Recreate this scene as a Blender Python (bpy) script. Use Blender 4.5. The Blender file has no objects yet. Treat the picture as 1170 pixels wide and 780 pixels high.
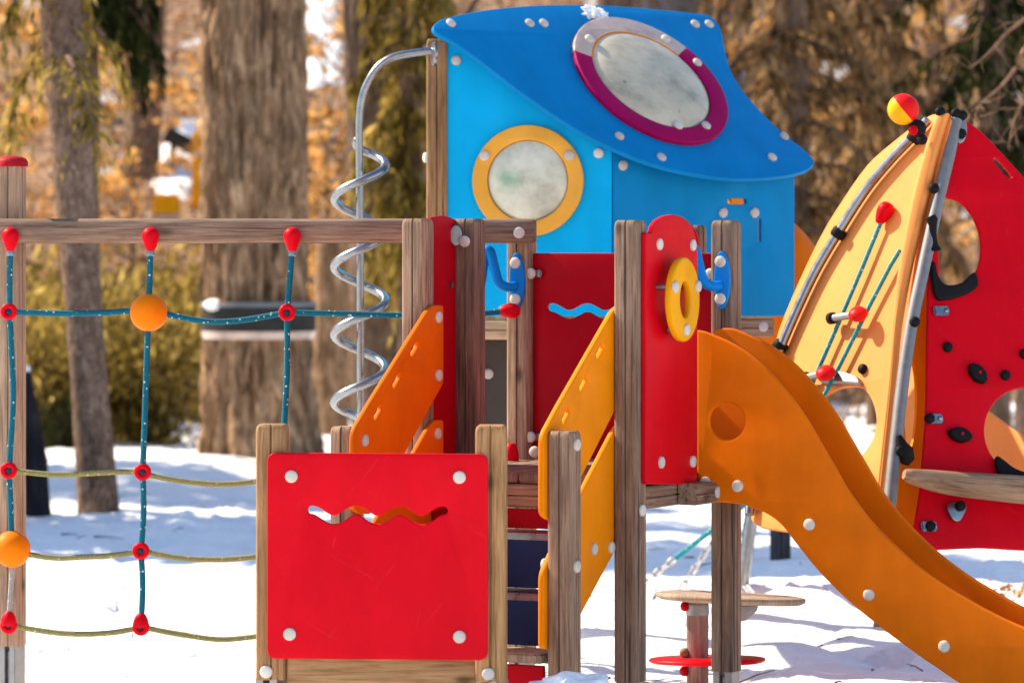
import bpy, bmesh, math, random
from mathutils import Vector, Matrix, noise
R = math.radians
random.seed(7)
sc = bpy.context.scene
COL = sc.collection
F = 4720.0; CX = 585.0; YH = 285.0; H = 1.73
CAM = Vector((0, 0, H))
I4 = Matrix.Identity(4)
V = Vector
ZU = V((0, 0, 1))

# ------------------------------------------------------------------ geometry helpers
def P(x, y, d):
    return V(((x - CX) / F * d, d, H + (YH - y) / F * d))
def ray(x, y):
    return V(((x - CX) / F, 1.0, (YH - y) / F))
def onplane(x, y, p0, n):
    r = ray(x, y)
    return CAM + r * ((p0 - CAM).dot(n) / r.dot(n))
def nrm(az, el=0):
    a, e = R(az), R(el)
    return V((math.sin(a) * math.cos(e), -math.cos(a) * math.cos(e), math.sin(e)))
def frame(p0, n):
    n = n.normalized()
    u = ZU.cross(n).normalized()
    v = n.cross(u)
    M = Matrix(((u.x, v.x, n.x, p0.x), (u.y, v.y, n.y, p0.y), (u.z, v.z, n.z, p0.z), (0, 0, 0, 1)))
    return M
def uv(M, pts):
    p0 = M.translation; n = V((M[0][2], M[1][2], M[2][2])); inv = M.inverted()
    out = []
    for (x, y) in pts:
        q = inv @ onplane(x, y, p0, n)
        out.append((q.x, q.y))
    return out
def uvpt(M, x, y, off=0.0):
    q = M.inverted() @ onplane(x, y, M.translation, V((M[0][2], M[1][2], M[2][2])))
    return M @ Matrix.Translation((q.x, q.y, off))
def catmull(pts, n=6, closed=True):
    out = []; N = len(pts)
    rng = range(N) if closed else range(N - 1)
    for i in rng:
        if closed:
            p = [V(pts[(i + k) % N]) for k in (-1, 0, 1, 2)]
        else:
            p = [V(pts[max(0, min(N - 1, i + k))]) for k in (-1, 0, 1, 2)]
        for j in range(n):
            t = j / n
            out.append(0.5 * ((2 * p[1]) + (-p[0] + p[2]) * t + (2 * p[0] - 5 * p[1] + 4 * p[2] - p[3]) * t * t + (-p[0] + 3 * p[1] - 3 * p[2] + p[3]) * t ** 3))
    if not closed:
        out.append(V(pts[-1]))
    return [tuple(q) for q in out]
def rounded(pts, r, seg=5):
    """round the corners of a polygon; r may be a number or one radius per corner"""
    N = len(pts); out = []
    for i in range(N):
        rr = r[i] if isinstance(r, (list, tuple)) else r
        a, b, c = V(pts[i - 1]), V(pts[i]), V(pts[(i + 1) % N])
        if rr <= 0:
            out.append(tuple(b)); continue
        d1, d2 = (a - b), (c - b)
        k1 = min(rr, d1.length * .48); k2 = min(rr, d2.length * .48)
        s, e = b + d1.normalized() * k1, b + d2.normalized() * k2
        for j in range(seg + 1):
            t = j / seg
            out.append(tuple((1 - t) ** 2 * s + 2 * t * (1 - t) * b + t * t * e))
    return out
def circ(cx, cy, rx, ry=None, n=40, a0=0, a1=360):
    ry = rx if ry is None else ry
    full = abs(a1 - a0) >= 360
    m = n if full else n + 1
    return [(cx + rx * math.cos(R(a0 + (a1 - a0) * i / n)), cy + ry * math.sin(R(a0 + (a1 - a0) * i / n))) for i in range(m)]

W = {}
def setprops(o, label=None, cat=None, group=None, kind=None):
    if label: o['label'] = label
    if cat: o['category'] = cat
    if group: o['group'] = group
    if kind: o['kind'] = kind
def root(name, label, cat, loc=(0, 0, 0), group=None, rotz=0):
    o = bpy.data.objects.new(name, None); COL.objects.link(o)
    o.empty_display_size = .1
    M = Matrix.Translation(loc) @ Matrix.Rotation(rotz, 4, 'Z')
    o.matrix_local = M; W[o] = M
    setprops(o, label, cat, group)
    return o
def add(name, mesh, mat=None, parent=None, M=I4, **kw):
    """link a mesh (given in the local frame M) as one object"""
    o = bpy.data.objects.new(name, mesh); COL.objects.link(o)
    if mat is not None and not mesh.materials:
        mesh.materials.append(mat)
    if parent is not None:
        o.parent = parent
        o.matrix_local = W[parent].inverted() @ M
    else:
        o.matrix_local = M
    W[o] = M.copy()
    setprops(o, **kw)
    return o
def shade(me, ang=35):
    me.polygons.foreach_set('use_smooth', [True] * len(me.polygons))
    if ang < 180:
        me.set_sharp_from_angle(angle=R(ang))
    return me
def mesh(verts, faces, ang=35, name='m'):
    me = bpy.data.meshes.new(name); me.from_pydata([tuple(v) for v in verts], [], faces)
    me.validate(); me.update()
    return shade(me, ang)
def from_bm(bm, ang=35):
    bmesh.ops.recalc_face_normals(bm, faces=bm.faces)
    me = bpy.data.meshes.new('m'); bm.to_mesh(me); bm.free()
    return shade(me, ang)
def platemesh(outline, thick, bevel=.004, holes=()):
    """flat board in its local xy plane; front face at z=0, body towards -z"""
    cu = bpy.data.curves.new('c', 'CURVE'); cu.dimensions = '2D'; cu.fill_mode = 'BOTH'
    for loop in (outline,) + tuple(holes):
        s = cu.splines.new('POLY'); s.points.add(len(loop) - 1)
        for p, q in zip(s.points, loop):
            p.co = (q[0], q[1], 0, 1)
        s.use_cyclic_u = True
    cu.extrude = thick / 2 - bevel; cu.bevel_depth = bevel; cu.bevel_resolution = 2; cu.offset = -bevel
    ob = bpy.data.objects.new('c', cu); COL.objects.link(ob)
    dg = bpy.context.evaluated_depsgraph_get()
    me = bpy.data.meshes.new_from_object(ob.evaluated_get(dg))
    bpy.data.objects.remove(ob); bpy.data.curves.remove(cu)
    me.materials.clear()
    me.transform(Matrix.Translation((0, 0, -thick / 2)))
    bm = bmesh.new(); bm.from_mesh(me)
    bmesh.ops.remove_doubles(bm, verts=bm.verts, dist=1e-5)
    bm.to_mesh(me); bm.free()
    return shade(me, 30)
def tubemesh(pts, rad, seg=10, closed=False, caps=True):
    pts = [V(p) for p in pts]; N = len(pts)
    rads = rad if isinstance(rad, (list, tuple)) else [rad] * N
    verts, faces = [], []
    prev = None
    for i, p in enumerate(pts):
        if closed:
            t = pts[(i + 1) % N] - pts[i - 1]
        else:
            t = pts[min(i + 1, N - 1)] - pts[max(i - 1, 0)]
        t.normalize()
        if prev is None:
            a = V((0, 0, 1)) if abs(t.z) < .9 else V((1, 0, 0))
            prev = t.cross(a).normalized()
        prev = (prev - t * prev.dot(t)).normalized()
        b = t.cross(prev)
        for k in range(seg):
            an = 2 * math.pi * k / seg
            verts.append(p + (prev * math.cos(an) + b * math.sin(an)) * rads[i])
    rings = N if closed else N - 1
    for i in range(rings):
        j = (i + 1) % N
        for k in range(seg):
            l = (k + 1) % seg
            faces.append((i * seg + k, i * seg + l, j * seg + l, j * seg + k))
    if caps and not closed:
        faces.append(tuple(range(seg))[::-1]); faces.append(tuple(range((N - 1) * seg, N * seg)))
    return mesh(verts, faces, 50)
def lathemesh(prof, seg=24, ang=40):
    """profile (r, z) spun about local z"""
    verts, faces = [], []
    for (r, z) in prof:
        for k in range(seg):
            a = 2 * math.pi * k / seg
            verts.append((r * math.cos(a), r * math.sin(a), z))
    for i in range(len(prof) - 1):
        for k in range(seg):
            l = (k + 1) % seg
            faces.append((i * seg + k, i * seg + l, (i + 1) * seg + l, (i + 1) * seg + k))
    faces.append(tuple(range(seg))[::-1]); faces.append(tuple(range((len(prof) - 1) * seg, len(prof) * seg)))
    return mesh(verts, faces, ang)
def boxmesh(sx, sy, sz, bevel=.004, origin=(0, 0, 0)):
    """box centred at origin"""
    bm = bmesh.new(); bmesh.ops.create_cube(bm, size=1)
    bmesh.ops.scale(bm, vec=(sx, sy, sz), verts=bm.verts)
    if bevel:
        bmesh.ops.bevel(bm, geom=bm.edges[:], offset=bevel, segments=2, affect='EDGES')
    bmesh.ops.translate(bm, vec=origin, verts=bm.verts)
    return from_bm(bm, 40)
def join(meshes_M):
    bm = bmesh.new()
    for me, M in meshes_M:
        t = me.copy(); t.transform(M); bm.from_mesh(t); bpy.data.meshes.remove(t)
    me = bpy.data.meshes.new('m'); bm.to_mesh(me); bm.free()
    return shade(me, 40)
def postmesh(s, z0, z1, groove=True, top=True, bottom_round=False, r=.012):
    """square timber with rounded arrises and a groove down each face, long axis local z"""
    h = s / 2; gw = .0045; gd = .009
    sec = []
    for q in range(4):
        a = q * math.pi / 2
        c, sn = math.cos(a), math.sin(a)
        loc = []
        if groove:
            loc += [(h, -gw), (h - gd, -.0012), (h - gd, .0012), (h, gw)]
        for k in range(4):
            t = k / 3 * math.pi / 2
            loc.append((h - r + r * math.cos(t), h - r + r * math.sin(t)))
        for (x, y) in loc:
            sec.append((x * c - y * sn, x * sn + y * c))
    n = len(sec)
    rings = []
    if bottom_round: rings += [(.82, z0), (.95, z0 + .006), (1, z0 + .018)]
    else: rings += [(1, z0)]
    if top: rings += [(1, z1 - .03), (.985, z1 - .018), (.93, z1 - .007), (.8, z1)]
    else: rings += [(1, z1)]
    verts = [(x * k, y * k, z) for (k, z) in rings for (x, y) in sec]
    faces = []
    for i in range(len(rings) - 1):
        for k in range(n):
            l = (k + 1) % n
            faces.append((i * n + k, i * n + l, (i + 1) * n + l, (i + 1) * n + k))
    faces.append(tuple(range(n))[::-1]); faces.append(tuple(range((len(rings) - 1) * n, len(rings) * n)))
    return mesh(verts, faces, 40)
def along(a, b, roll=None):
    """matrix whose local z runs from a to b"""
    z = (b - a).normalized()
    x = (roll if roll is not None else (V((0, 0, 1)) if abs(z.z) < .9 else V((1, 0, 0))))
    x = (x - z * x.dot(z)).normalized()
    y = z.cross(x)
    return Matrix(((x.x, y.x, z.x, a.x), (x.y, y.y, z.y, a.y), (x.z, y.z, z.z, a.z), (0, 0, 0, 1)))

# ------------------------------------------------------------------ materials
def nodes(name):
    m = bpy.data.materials.new(name); m.use_nodes = True
    nt = m.node_tree; b = nt.nodes['Principled BSDF']
    return m, nt, b
def N(nt, t, **kw):
    n = nt.nodes.new(t)
    for k, v in kw.items():
        if k.startswith('i_'):
            n.inputs[k[2:].replace('_', ' ')].default_value = v
        else:
            setattr(n, k, v)
    return n
def ramp(nt, stops, interp='LINEAR'):
    r = nt.nodes.new('ShaderNodeValToRGB'); r.color_ramp.interpolation = interp
    el = r.color_ramp.elements
    while len(el) < len(stops): el.new(.5)
    for e, (p, c) in zip(el, stops):
        e.position = p; e.color = (c[0], c[1], c[2], 1)
    return r
def mixc(nt, fac, a, b, mode='MIX'):
    m = nt.nodes.new('ShaderNodeMix'); m.data_type = 'RGBA'; m.blend_type = mode
    for sock, val in ((m.inputs[0], fac), (m.inputs[6], a), (m.inputs[7], b)):
        if hasattr(val, 'is_linked') or isinstance(val, bpy.types.NodeSocket): nt.links.new(val, sock)
        elif isinstance(val, (tuple, list)): sock.default_value = (*val[:3], 1)
        else: sock.default_value = val
    return m.outputs[2]
def objcoord(nt, scale=(1, 1, 1), jitter=True):
    tc = N(nt, 'ShaderNodeTexCoord'); mp = N(nt, 'ShaderNodeMapping')
    mp.inputs['Scale'].default_value = scale
    nt.links.new(tc.outputs['Object'], mp.inputs['Vector'])
    if jitter:
        oi = N(nt, 'ShaderNodeObjectInfo'); ml = N(nt, 'ShaderNodeMath', operation='MULTIPLY'); ml.inputs[1].default_value = 37.
        nt.links.new(oi.outputs['Random'], ml.inputs[0]); nt.links.new(ml.outputs[0], mp.inputs['Location'])
    return mp.outputs[0]
def plastic(name, col, rough=.38, dirt=.25, spec=.07):
    m, nt, b = nodes(name)
    co = objcoord(nt)
    n1 = N(nt, 'ShaderNodeTexNoise'); n1.inputs['Scale'].default_value = 5; n1.inputs['Detail'].default_value = 6; n1.inputs['Roughness'].default_value = .65
    nt.links.new(co, n1.inputs['Vector'])
    r1 = ramp(nt, [(.35, (1, 1, 1)), (.75, (1 - dirt, 1 - dirt, 1 - dirt))]); nt.links.new(n1.outputs['Fac'], r1.inputs[0])
    c = mixc(nt, 1.0, col, r1.outputs[0], 'MULTIPLY')
    # sparse scuffs and dust specks
    n3 = N(nt, 'ShaderNodeTexNoise'); n3.inputs['Scale'].default_value = 90; n3.inputs['Detail'].default_value = 3
    nt.links.new(co, n3.inputs['Vector'])
    r3 = ramp(nt, [(.70, (0, 0, 0)), (.78, (.35, .35, .35))]); nt.links.new(n3.outputs['Fac'], r3.inputs[0])
    mute = tuple(.55 * x + .06 for x in col)
    c = mixc(nt, r3.outputs[0], c, mute)
    cs_ = objcoord(nt, (5, .7, 5)); n5 = N(nt, 'ShaderNodeTexNoise'); n5.inputs['Scale'].default_value = 1.6; n5.inputs['Detail'].default_value = 5
    nt.links.new(cs_, n5.inputs['Vector'])
    r5 = ramp(nt, [(.40, (1, 1, 1)), (.75, (.90, .89, .88))]); nt.links.new(n5.outputs['Fac'], r5.inputs[0])
    c = mixc(nt, 1.0, c, r5.outputs[0], 'MULTIPLY')
    for sc6, rot6 in (((3.5, 120, 40), .5), ((110, 6, 40), .25), ((5, 140, 40), -.9)):
        c6 = objcoord(nt, sc6); c6.node.vector_type = 'POINT'
        vr = N(nt, 'ShaderNodeVectorRotate', rotation_type='Z_AXIS'); vr.inputs['Angle'].default_value = rot6
        src = c6.node.inputs['Vector'].links[0].from_socket; nt.links.new(src, vr.inputs['Vector']); nt.links.new(vr.outputs[0], c6.node.inputs['Vector']); n6 = N(nt, 'ShaderNodeTexNoise'); n6.inputs['Scale'].default_value = 1.3; n6.inputs['Detail'].default_value = 1
        nt.links.new(c6, n6.inputs['Vector'])
        r6 = ramp(nt, [(.74, (0, 0, 0)), (.79, (.13, .13, .13))]); nt.links.new(n6.outputs['Fac'], r6.inputs[0])
        c = mixc(nt, r6.outputs[0], c, tuple(min(1, .8 * x + .10) for x in col))
    nt.links.new(c, b.inputs['Base Color'])
    rr = N(nt, 'ShaderNodeMapRange'); rr.inputs['To Min'].default_value = rough - .02; rr.inputs['To Max'].default_value = rough + .2
    nt.links.new(n1.outputs['Fac'], rr.inputs['Value']); nt.links.new(rr.outputs[0], b.inputs['Roughness'])
    b.inputs['Specular IOR Level'].default_value = spec
    n2 = N(nt, 'ShaderNodeTexNoise'); n2.inputs['Scale'].default_value = 320; n2.inputs['Detail'].default_value = 2
    nt.links.new(co, n2.inputs['Vector'])
    bp = N(nt, 'ShaderNodeBump'); bp.inputs['Strength'].default_value = .12; bp.inputs['Distance'].default_value = .002
    nt.links.new(n2.outputs['Fac'], bp.inputs['Height']); nt.links.new(bp.outputs[0], b.inputs['Normal'])
    return m
def timber(name, dark, mid, light, rough=.75):
    m, nt, b = nodes(name)
    co = objcoord(nt, (1, 1, .05))
    n1 = N(nt, 'ShaderNodeTexNoise'); n1.inputs['Scale'].default_value = 75; n1.inputs['Detail'].default_value = 5; n1.inputs['Roughness'].default_value = .7; n1.inputs['Distortion'].default_value = .6
    nt.links.new(co, n1.inputs['Vector'])
    r1 = ramp(nt, [(.28, dark), (.5, mid), (.74, light)]); nt.links.new(n1.outputs['Fac'], r1.inputs[0])
    co2 = objcoord(nt, (1, 1, .35))
    n2 = N(nt, 'ShaderNodeTexNoise'); n2.inputs['Scale'].default_value = 7; n2.inputs['Detail'].default_value = 4
    nt.links.new(co2, n2.inputs['Vector'])
    r2 = ramp(nt, [(.3, (.62, .6, .6)), (.7, (1.15, 1.12, 1.08))]); nt.links.new(n2.outputs['Fac'], r2.inputs[0])
    c = mixc(nt, 1.0, r1.outputs[0], r2.outputs[0], 'MULTIPLY')
    # knots
    co3 = objcoord(nt, (1, 1, .55))
    vo = N(nt, 'ShaderNodeTexVoronoi'); vo.inputs['Scale'].default_value = 6.5
    nt.links.new(co3, vo.inputs['Vector'])
    r3 = ramp(nt, [(.05, (.75, .75, .75)), (.12, (.25, .25, .25)), (.17, (0, 0, 0))]); nt.links.new(vo.outputs['Distance'], r3.inputs[0])
    c = mixc(nt, r3.outputs[0], c, tuple(.35 * x for x in dark))
    co7 = objcoord(nt, (1, 1, .018)); n7 = N(nt, 'ShaderNodeTexNoise'); n7.inputs['Scale'].default_value = 48; n7.inputs['Detail'].default_value = 2; n7.inputs['Distortion'].default_value = .3
    nt.links.new(co7, n7.inputs['Vector'])
    r7 = ramp(nt, [(.66, (0, 0, 0)), (.70, (.8, .8, .8))]); nt.links.new(n7.outputs['Fac'], r7.inputs[0])
    c = mixc(nt, r7.outputs[0], c, tuple(.4 * x for x in dark))
    oi = N(nt, 'ShaderNodeObjectInfo')
    r4 = ramp(nt, [(0, (.78, .79, .82)), (.5, (1, .98, .96)), (1, (1.22, 1.16, 1.05))]); nt.links.new(oi.outputs['Random'], r4.inputs[0])
    c = mixc(nt, 1.0, c, r4.outputs[0], 'MULTIPLY')
    nt.links.new(c, b.inputs['Base Color'])
    b.inputs['Roughness'].default_value = rough; b.inputs['Specular IOR Level'].default_value = .25
    bp = N(nt, 'ShaderNodeBump'); bp.inputs['Strength'].default_value = .5; bp.inputs['Distance'].default_value = .004
    nt.links.new(n1.outputs['Fac'], bp.inputs['Height']); nt.links.new(bp.outputs[0], b.inputs['Normal'])
    return m
def metal(name, col, rough=.3, met=1.0, var=.12):
    m, nt, b = nodes(name)
    co = objcoord(nt)
    n1 = N(nt, 'ShaderNodeTexNoise'); n1.inputs['Scale'].default_value = 30; n1.inputs['Detail'].default_value = 5
    nt.links.new(co, n1.inputs['Vector'])
    rr = N(nt, 'ShaderNodeMapRange'); rr.inputs['To Min'].default_value = rough - var; rr.inputs['To Max'].default_value = rough + var
    nt.links.new(n1.outputs['Fac'], rr.inputs['Value']); nt.links.new(rr.outputs[0], b.inputs['Roughness'])
    r1 = ramp(nt, [(.3, tuple(.75 * x for x in col)), (.7, col)]); nt.links.new(n1.outputs['Fac'], r1.inputs[0])
    nt.links.new(r1.outputs[0], b.inputs['Base Color']); b.inputs['Metallic'].default_value = met
    return m
def ropemat(name, base, fleck):
    m, nt, b = nodes(name)
    co = objcoord(nt, jitter=False)
    vo = N(nt, 'ShaderNodeTexVoronoi'); vo.inputs['Scale'].default_value = 42
    nt.links.new(co, vo.inputs['Vector'])
    r = ramp(nt, [(.15, fleck), (.2, base)]); nt.links.new(vo.outputs['Distance'], r.inputs[0])
    n1 = N(nt, 'ShaderNodeTexNoise'); n1.inputs['Scale'].default_value = 220; n1.inputs['Detail'].default_value = 2
    nt.links.new(co, n1.inputs['Vector'])
    r2 = ramp(nt, [(.35, (.55, .55, .55)), (.65, (1.1, 1.1, 1.1))]); nt.links.new(n1.outputs['Fac'], r2.inputs[0])
    c = mixc(nt, 1., r.outputs[0], r2.outputs[0], 'MULTIPLY')
    nt.links.new(c, b.inputs['Base Color']); b.inputs['Roughness'].default_value = .8; b.inputs['Specular IOR Level'].default_value = .2
    bp = N(nt, 'ShaderNodeBump'); bp.inputs['Strength'].default_value = .8; bp.inputs['Distance'].default_value = .003
    nt.links.new(n1.outputs['Fac'], bp.inputs['Height']); nt.links.new(bp.outputs[0], b.inputs['Normal'])
    return m
def leafmat(name, stops, trans=.35):
    m = bpy.data.materials.new(name); m.use_nodes = True; nt = m.node_tree
    nt.nodes.clear()
    out = N(nt, 'ShaderNodeOutputMaterial')
    g = N(nt, 'ShaderNodeNewGeometry'); tc = N(nt, 'ShaderNodeTexCoord')
    n1 = N(nt, 'ShaderNodeTexNoise'); n1.inputs['Scale'].default_value = 3.2; n1.inputs['Detail'].default_value = 4
    nt.links.new(tc.outputs['Object'], n1.inputs['Vector'])
    ad = N(nt, 'ShaderNodeMath', operation='MULTIPLY_ADD'); ad.inputs[1].default_value = .55
    nt.links.new(g.outputs['Random Per Island'], ad.inputs[0])
    sb = N(nt, 'ShaderNodeMath', operation='MULTIPLY_ADD'); sb.inputs[1].default_value = 1.7; sb.inputs[2].default_value = -.66
    nt.links.new(n1.outputs['Fac'], sb.inputs[0]); nt.links.new(sb.outputs[0], ad.inputs[2])
    r = ramp(nt, stops); nt.links.new(ad.outputs[0], r.inputs[0])
    d = N(nt, 'ShaderNodeBsdfDiffuse'); t = N(nt, 'ShaderNodeBsdfTranslucent'); mx = N(nt, 'ShaderNodeMixShader')
    nt.links.new(r.outputs[0], d.inputs[0]); nt.links.new(r.outputs[0], t.inputs[0]); mx.inputs[0].default_value = trans
    nt.links.new(d.outputs[0], mx.inputs[1]); nt.links.new(t.outputs[0], mx.inputs[2]); nt.links.new(mx.outputs[0], out.inputs[0])
    return m
def barkmat(name, dark, mid, light, sc_=14, stretch=.12):
    m, nt, b = nodes(name)
    co = objcoord(nt, (1, 1, stretch))
    n1 = N(nt, 'ShaderNodeTexNoise'); n1.inputs['Scale'].default_value = sc_; n1.inputs['Detail'].default_value = 7; n1.inputs['Roughness'].default_value = .68; n1.inputs['Distortion'].default_value = .8
    nt.links.new(co, n1.inputs['Vector'])
    r1 = ramp(nt, [(.3, dark), (.5, mid), (.7, light)]); nt.links.new(n1.outputs['Fac'], r1.inputs[0])
    n2 = N(nt, 'ShaderNodeTexNoise'); n2.inputs['Scale'].default_value = 2.2; n2.inputs['Detail'].default_value = 3
    co2 = objcoord(nt, (1, 1, .6)); nt.links.new(co2, n2.inputs['Vector'])
    r2 = ramp(nt, [(.3, (.7, .68, .66)), (.7, (1.2, 1.18, 1.15))]); nt.links.new(n2.outputs['Fac'], r2.inputs[0])
    c = mixc(nt, 1., r1.outputs[0], r2.outputs[0], 'MULTIPLY')
    nt.links.new(c, b.inputs['Base Color']); b.inputs['Roughness'].default_value = .9; b.inputs['Specular IOR Level'].default_value = .15
    bp = N(nt, 'ShaderNodeBump'); bp.inputs['Strength'].default_value = .9; bp.inputs['Distance'].default_value = .03
    nt.links.new(n1.outputs['Fac'], bp.inputs['Height']); nt.links.new(bp.outputs[0], b.inputs['Normal'])
    return m

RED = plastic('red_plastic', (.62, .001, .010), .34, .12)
ORANGE = plastic('orange_plastic', (.70, .13, .001), .36, .15)
AMBER = plastic('amber_plastic', (.84, .235, .002), .36, .15)
SLIDE = plastic('slide_plastic', (.70, .145, .001), .4, .18)
SHADE_RED = plastic('shade_dark_red_plastic', (.40, .001, .010), .36, .12)  # red plastic darkened to paint in shade on inner panels and risers; also knobs
YELLOW = plastic('yellow_plastic', (.84, .40, .055), .4, .14)
DOMEY = plastic('warm_yellow_plastic', (.86, .295, .075), .42, .14)
LIT_BLUE = plastic('lit_blue_plastic', (.001, .42, .80), .4, .10)  # lookout wall blue with the brighter light painted into its colour
DIM_BLUE = plastic('shaded_blue_plastic', (.001, .235, .52), .4, .10)  # same wall blue, shade of the right-hand face painted into its colour
ROOFB = plastic('roof_blue_plastic', (.001, .20, .50), .42, .12)
HANDB = plastic('handle_blue_plastic', (.004, .19, .58), .28, .1)
SKY_RED = plastic('sky_tinted_red_plastic', (.34, .002, .085), .4, .12)  # red ring plastic with blue skylight sheen mixed into the colour
NAVY = plastic('navy_plastic', (.018, .035, .11), .45, .2)
BLACK = plastic('black_rubber', (.012, .011, .012), .5, .1)
WHITEC = plastic('white_bolt_plastic', (.66, .60, .53), .35, .4)
BALLO = plastic('orange_ball_plastic', (.86, .20, .002), .4, .2)
BALLR = plastic('red_ball_plastic', (.75, .012, .012), .3, .1)
BALLY = plastic('yellow_ball_plastic', (.86, .42, .01), .3, .1)
WOOD = timber('weathered_timber', (.10, .056, .037), (.27, .172, .117), (.44, .312, .225))
WOODW = timber('warm_timber', (.15, .075, .028), (.34, .19, .085), (.48, .30, .15))
WOODP = timber('pale_timber', (.26, .17, .11), (.46, .33, .22), (.6, .46, .34))
POSTP = timber('faded_post_timber', (.14, .088, .06), (.31, .21, .148), (.45, .335, .25))
DULLR = plastic('faded_red_plastic', (.42, .012, .02), .5, .4)
BANDM = plastic('dull_grey_band', (.045, .042, .04), .6, .4)
SEATW = timber('grey_seat_timber', (.16, .115, .085), (.33, .255, .195), (.47, .38, .30))
LOGM = timber('peeled_log', (.17, .085, .04), (.37, .23, .135), (.52, .36, .23))
STEEL = metal('galvanised_steel', (.30, .31, .325), .3)
DSTEEL = metal('dull_steel', (.32, .31, .31), .5)
CHAIN = metal('chain_steel', (.6, .58, .55), .35)
TEAL = ropemat('teal_rope', (.004, .13, .19), (.6, .66, .66))
TEALP = ropemat('pale_teal_rope', (.03, .33, .38), (.7, .75, .7))
YROPE = ropemat('yellow_green_rope', (.27, .25, .10), (.6, .5, .22))
GREYP = metal('grey_painted_steel', (.20, .20, .21), .6, .3)
GROPE = ropemat('grey_rope', (.35, .34, .32), (.6, .58, .55))
def bubble(name, tint, stain=None):
    m, nt, b = nodes(name)
    co = objcoord(nt)
    n1 = N(nt, 'ShaderNodeTexNoise'); n1.inputs['Scale'].default_value = 6; n1.inputs['Detail'].default_value = 8; n1.inputs['Roughness'].default_value = .65
    nt.links.new(co, n1.inputs['Vector'])
    r = ramp(nt, [(.3, tuple(.6 * x for x in tint)), (.5, tint), (.7, tuple(min(1, 1.25 * x) for x in tint))]); nt.links.new(n1.outputs['Fac'], r.inputs[0])
    n2 = N(nt, 'ShaderNodeTexNoise'); n2.inputs['Scale'].default_value = 19; n2.inputs['Detail'].default_value = 2
    nt.links.new(co, n2.inputs['Vector'])
    r2 = ramp(nt, [(.72, (0, 0, 0)), (.77, (.6, .6, .6))]); nt.links.new(n2.outputs['Fac'], r2.inputs[0])
    c = mixc(nt, r2.outputs[0], r.outputs[0], (.12, .11, .09))
    if stain:
        tc = N(nt, 'ShaderNodeTexCoord'); vd = N(nt, 'ShaderNodeVectorMath', operation='DISTANCE'); vd.inputs[1].default_value = stain
        nt.links.new(tc.outputs['Object'], vd.inputs[0])
        n4 = N(nt, 'ShaderNodeMath', operation='MULTIPLY_ADD'); n4.inputs[1].default_value = .09; nt.links.new(n1.outputs['Fac'], n4.inputs[0]); nt.links.new(vd.outputs['Value'], n4.inputs[2])
        rs = ramp(nt, [(.06, (.8, .8, .8)), (.12, (0, 0, 0))]); nt.links.new(n4.outputs[0], rs.inputs[0])
        c = mixc(nt, rs.outputs[0], c, (.08, .30, .18))
    nt.links.new(c, b.inputs['Base Color']); b.inputs['Roughness'].default_value = .3; b.inputs['Coat Weight'].default_value = .6; b.inputs['Coat Roughness'].default_value = .06
    return m
PLEX1 = bubble('scuffed_window', (.56, .56, .43), (-.085, .0, .02))
PLEX2 = bubble('cloudy_window', (.52, .45, .31))
FROST = bubble('frosted_plastic', (.50, .36, .29))

def snowmat():
    m, nt, b = nodes('snow')
    tc = N(nt, 'ShaderNodeTexCoord')
    n1 = N(nt, 'ShaderNodeTexNoise'); n1.inputs['Scale'].default_value = 9; n1.inputs['Detail'].default_value = 8; n1.inputs['Roughness'].default_value = .6
    nt.links.new(tc.outputs['Object'], n1.inputs['Vector'])
    n2 = N(nt, 'ShaderNodeTexNoise'); n2.inputs['Scale'].default_value = 2.2; n2.inputs['Detail'].default_value = 6; n2.inputs['Roughness'].default_value = .7
    nt.links.new(tc.outputs['Object'], n2.inputs['Vector'])
    r = ramp(nt, [(.3, (.80, .81, .83)), (.6, (.88, .88, .88))]); nt.links.new(n2.outputs['Fac'], r.inputs[0])
    # specks of bark and needle litter
    n3 = N(nt, 'ShaderNodeTexNoise'); n3.inputs['Scale'].default_value = 38; n3.inputs['Detail'].default_value = 2
    nt.links.new(tc.outputs['Object'], n3.inputs['Vector'])
    r3 = ramp(nt, [(.73, (0, 0, 0)), (.78, (.5, .5, .5))]); nt.links.new(n3.outputs['Fac'], r3.inputs[0])
    c = mixc(nt, r3.outputs[0], r.outputs[0], (.30, .22, .15))
    nt.links.new(c, b.inputs['Base Color']); b.inputs['Roughness'].default_value = .7; b.inputs['Specular IOR Level'].default_value = .2
    bp = N(nt, 'ShaderNodeBump'); bp.inputs['Strength'].default_value = .7; bp.inputs['Distance'].default_value = .06
    nt.links.new(n1.outputs['Fac'], bp.inputs['Height']); nt.links.new(bp.outputs[0], b.inputs['Normal'])
    return m
SNOW = snowmat()
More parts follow.
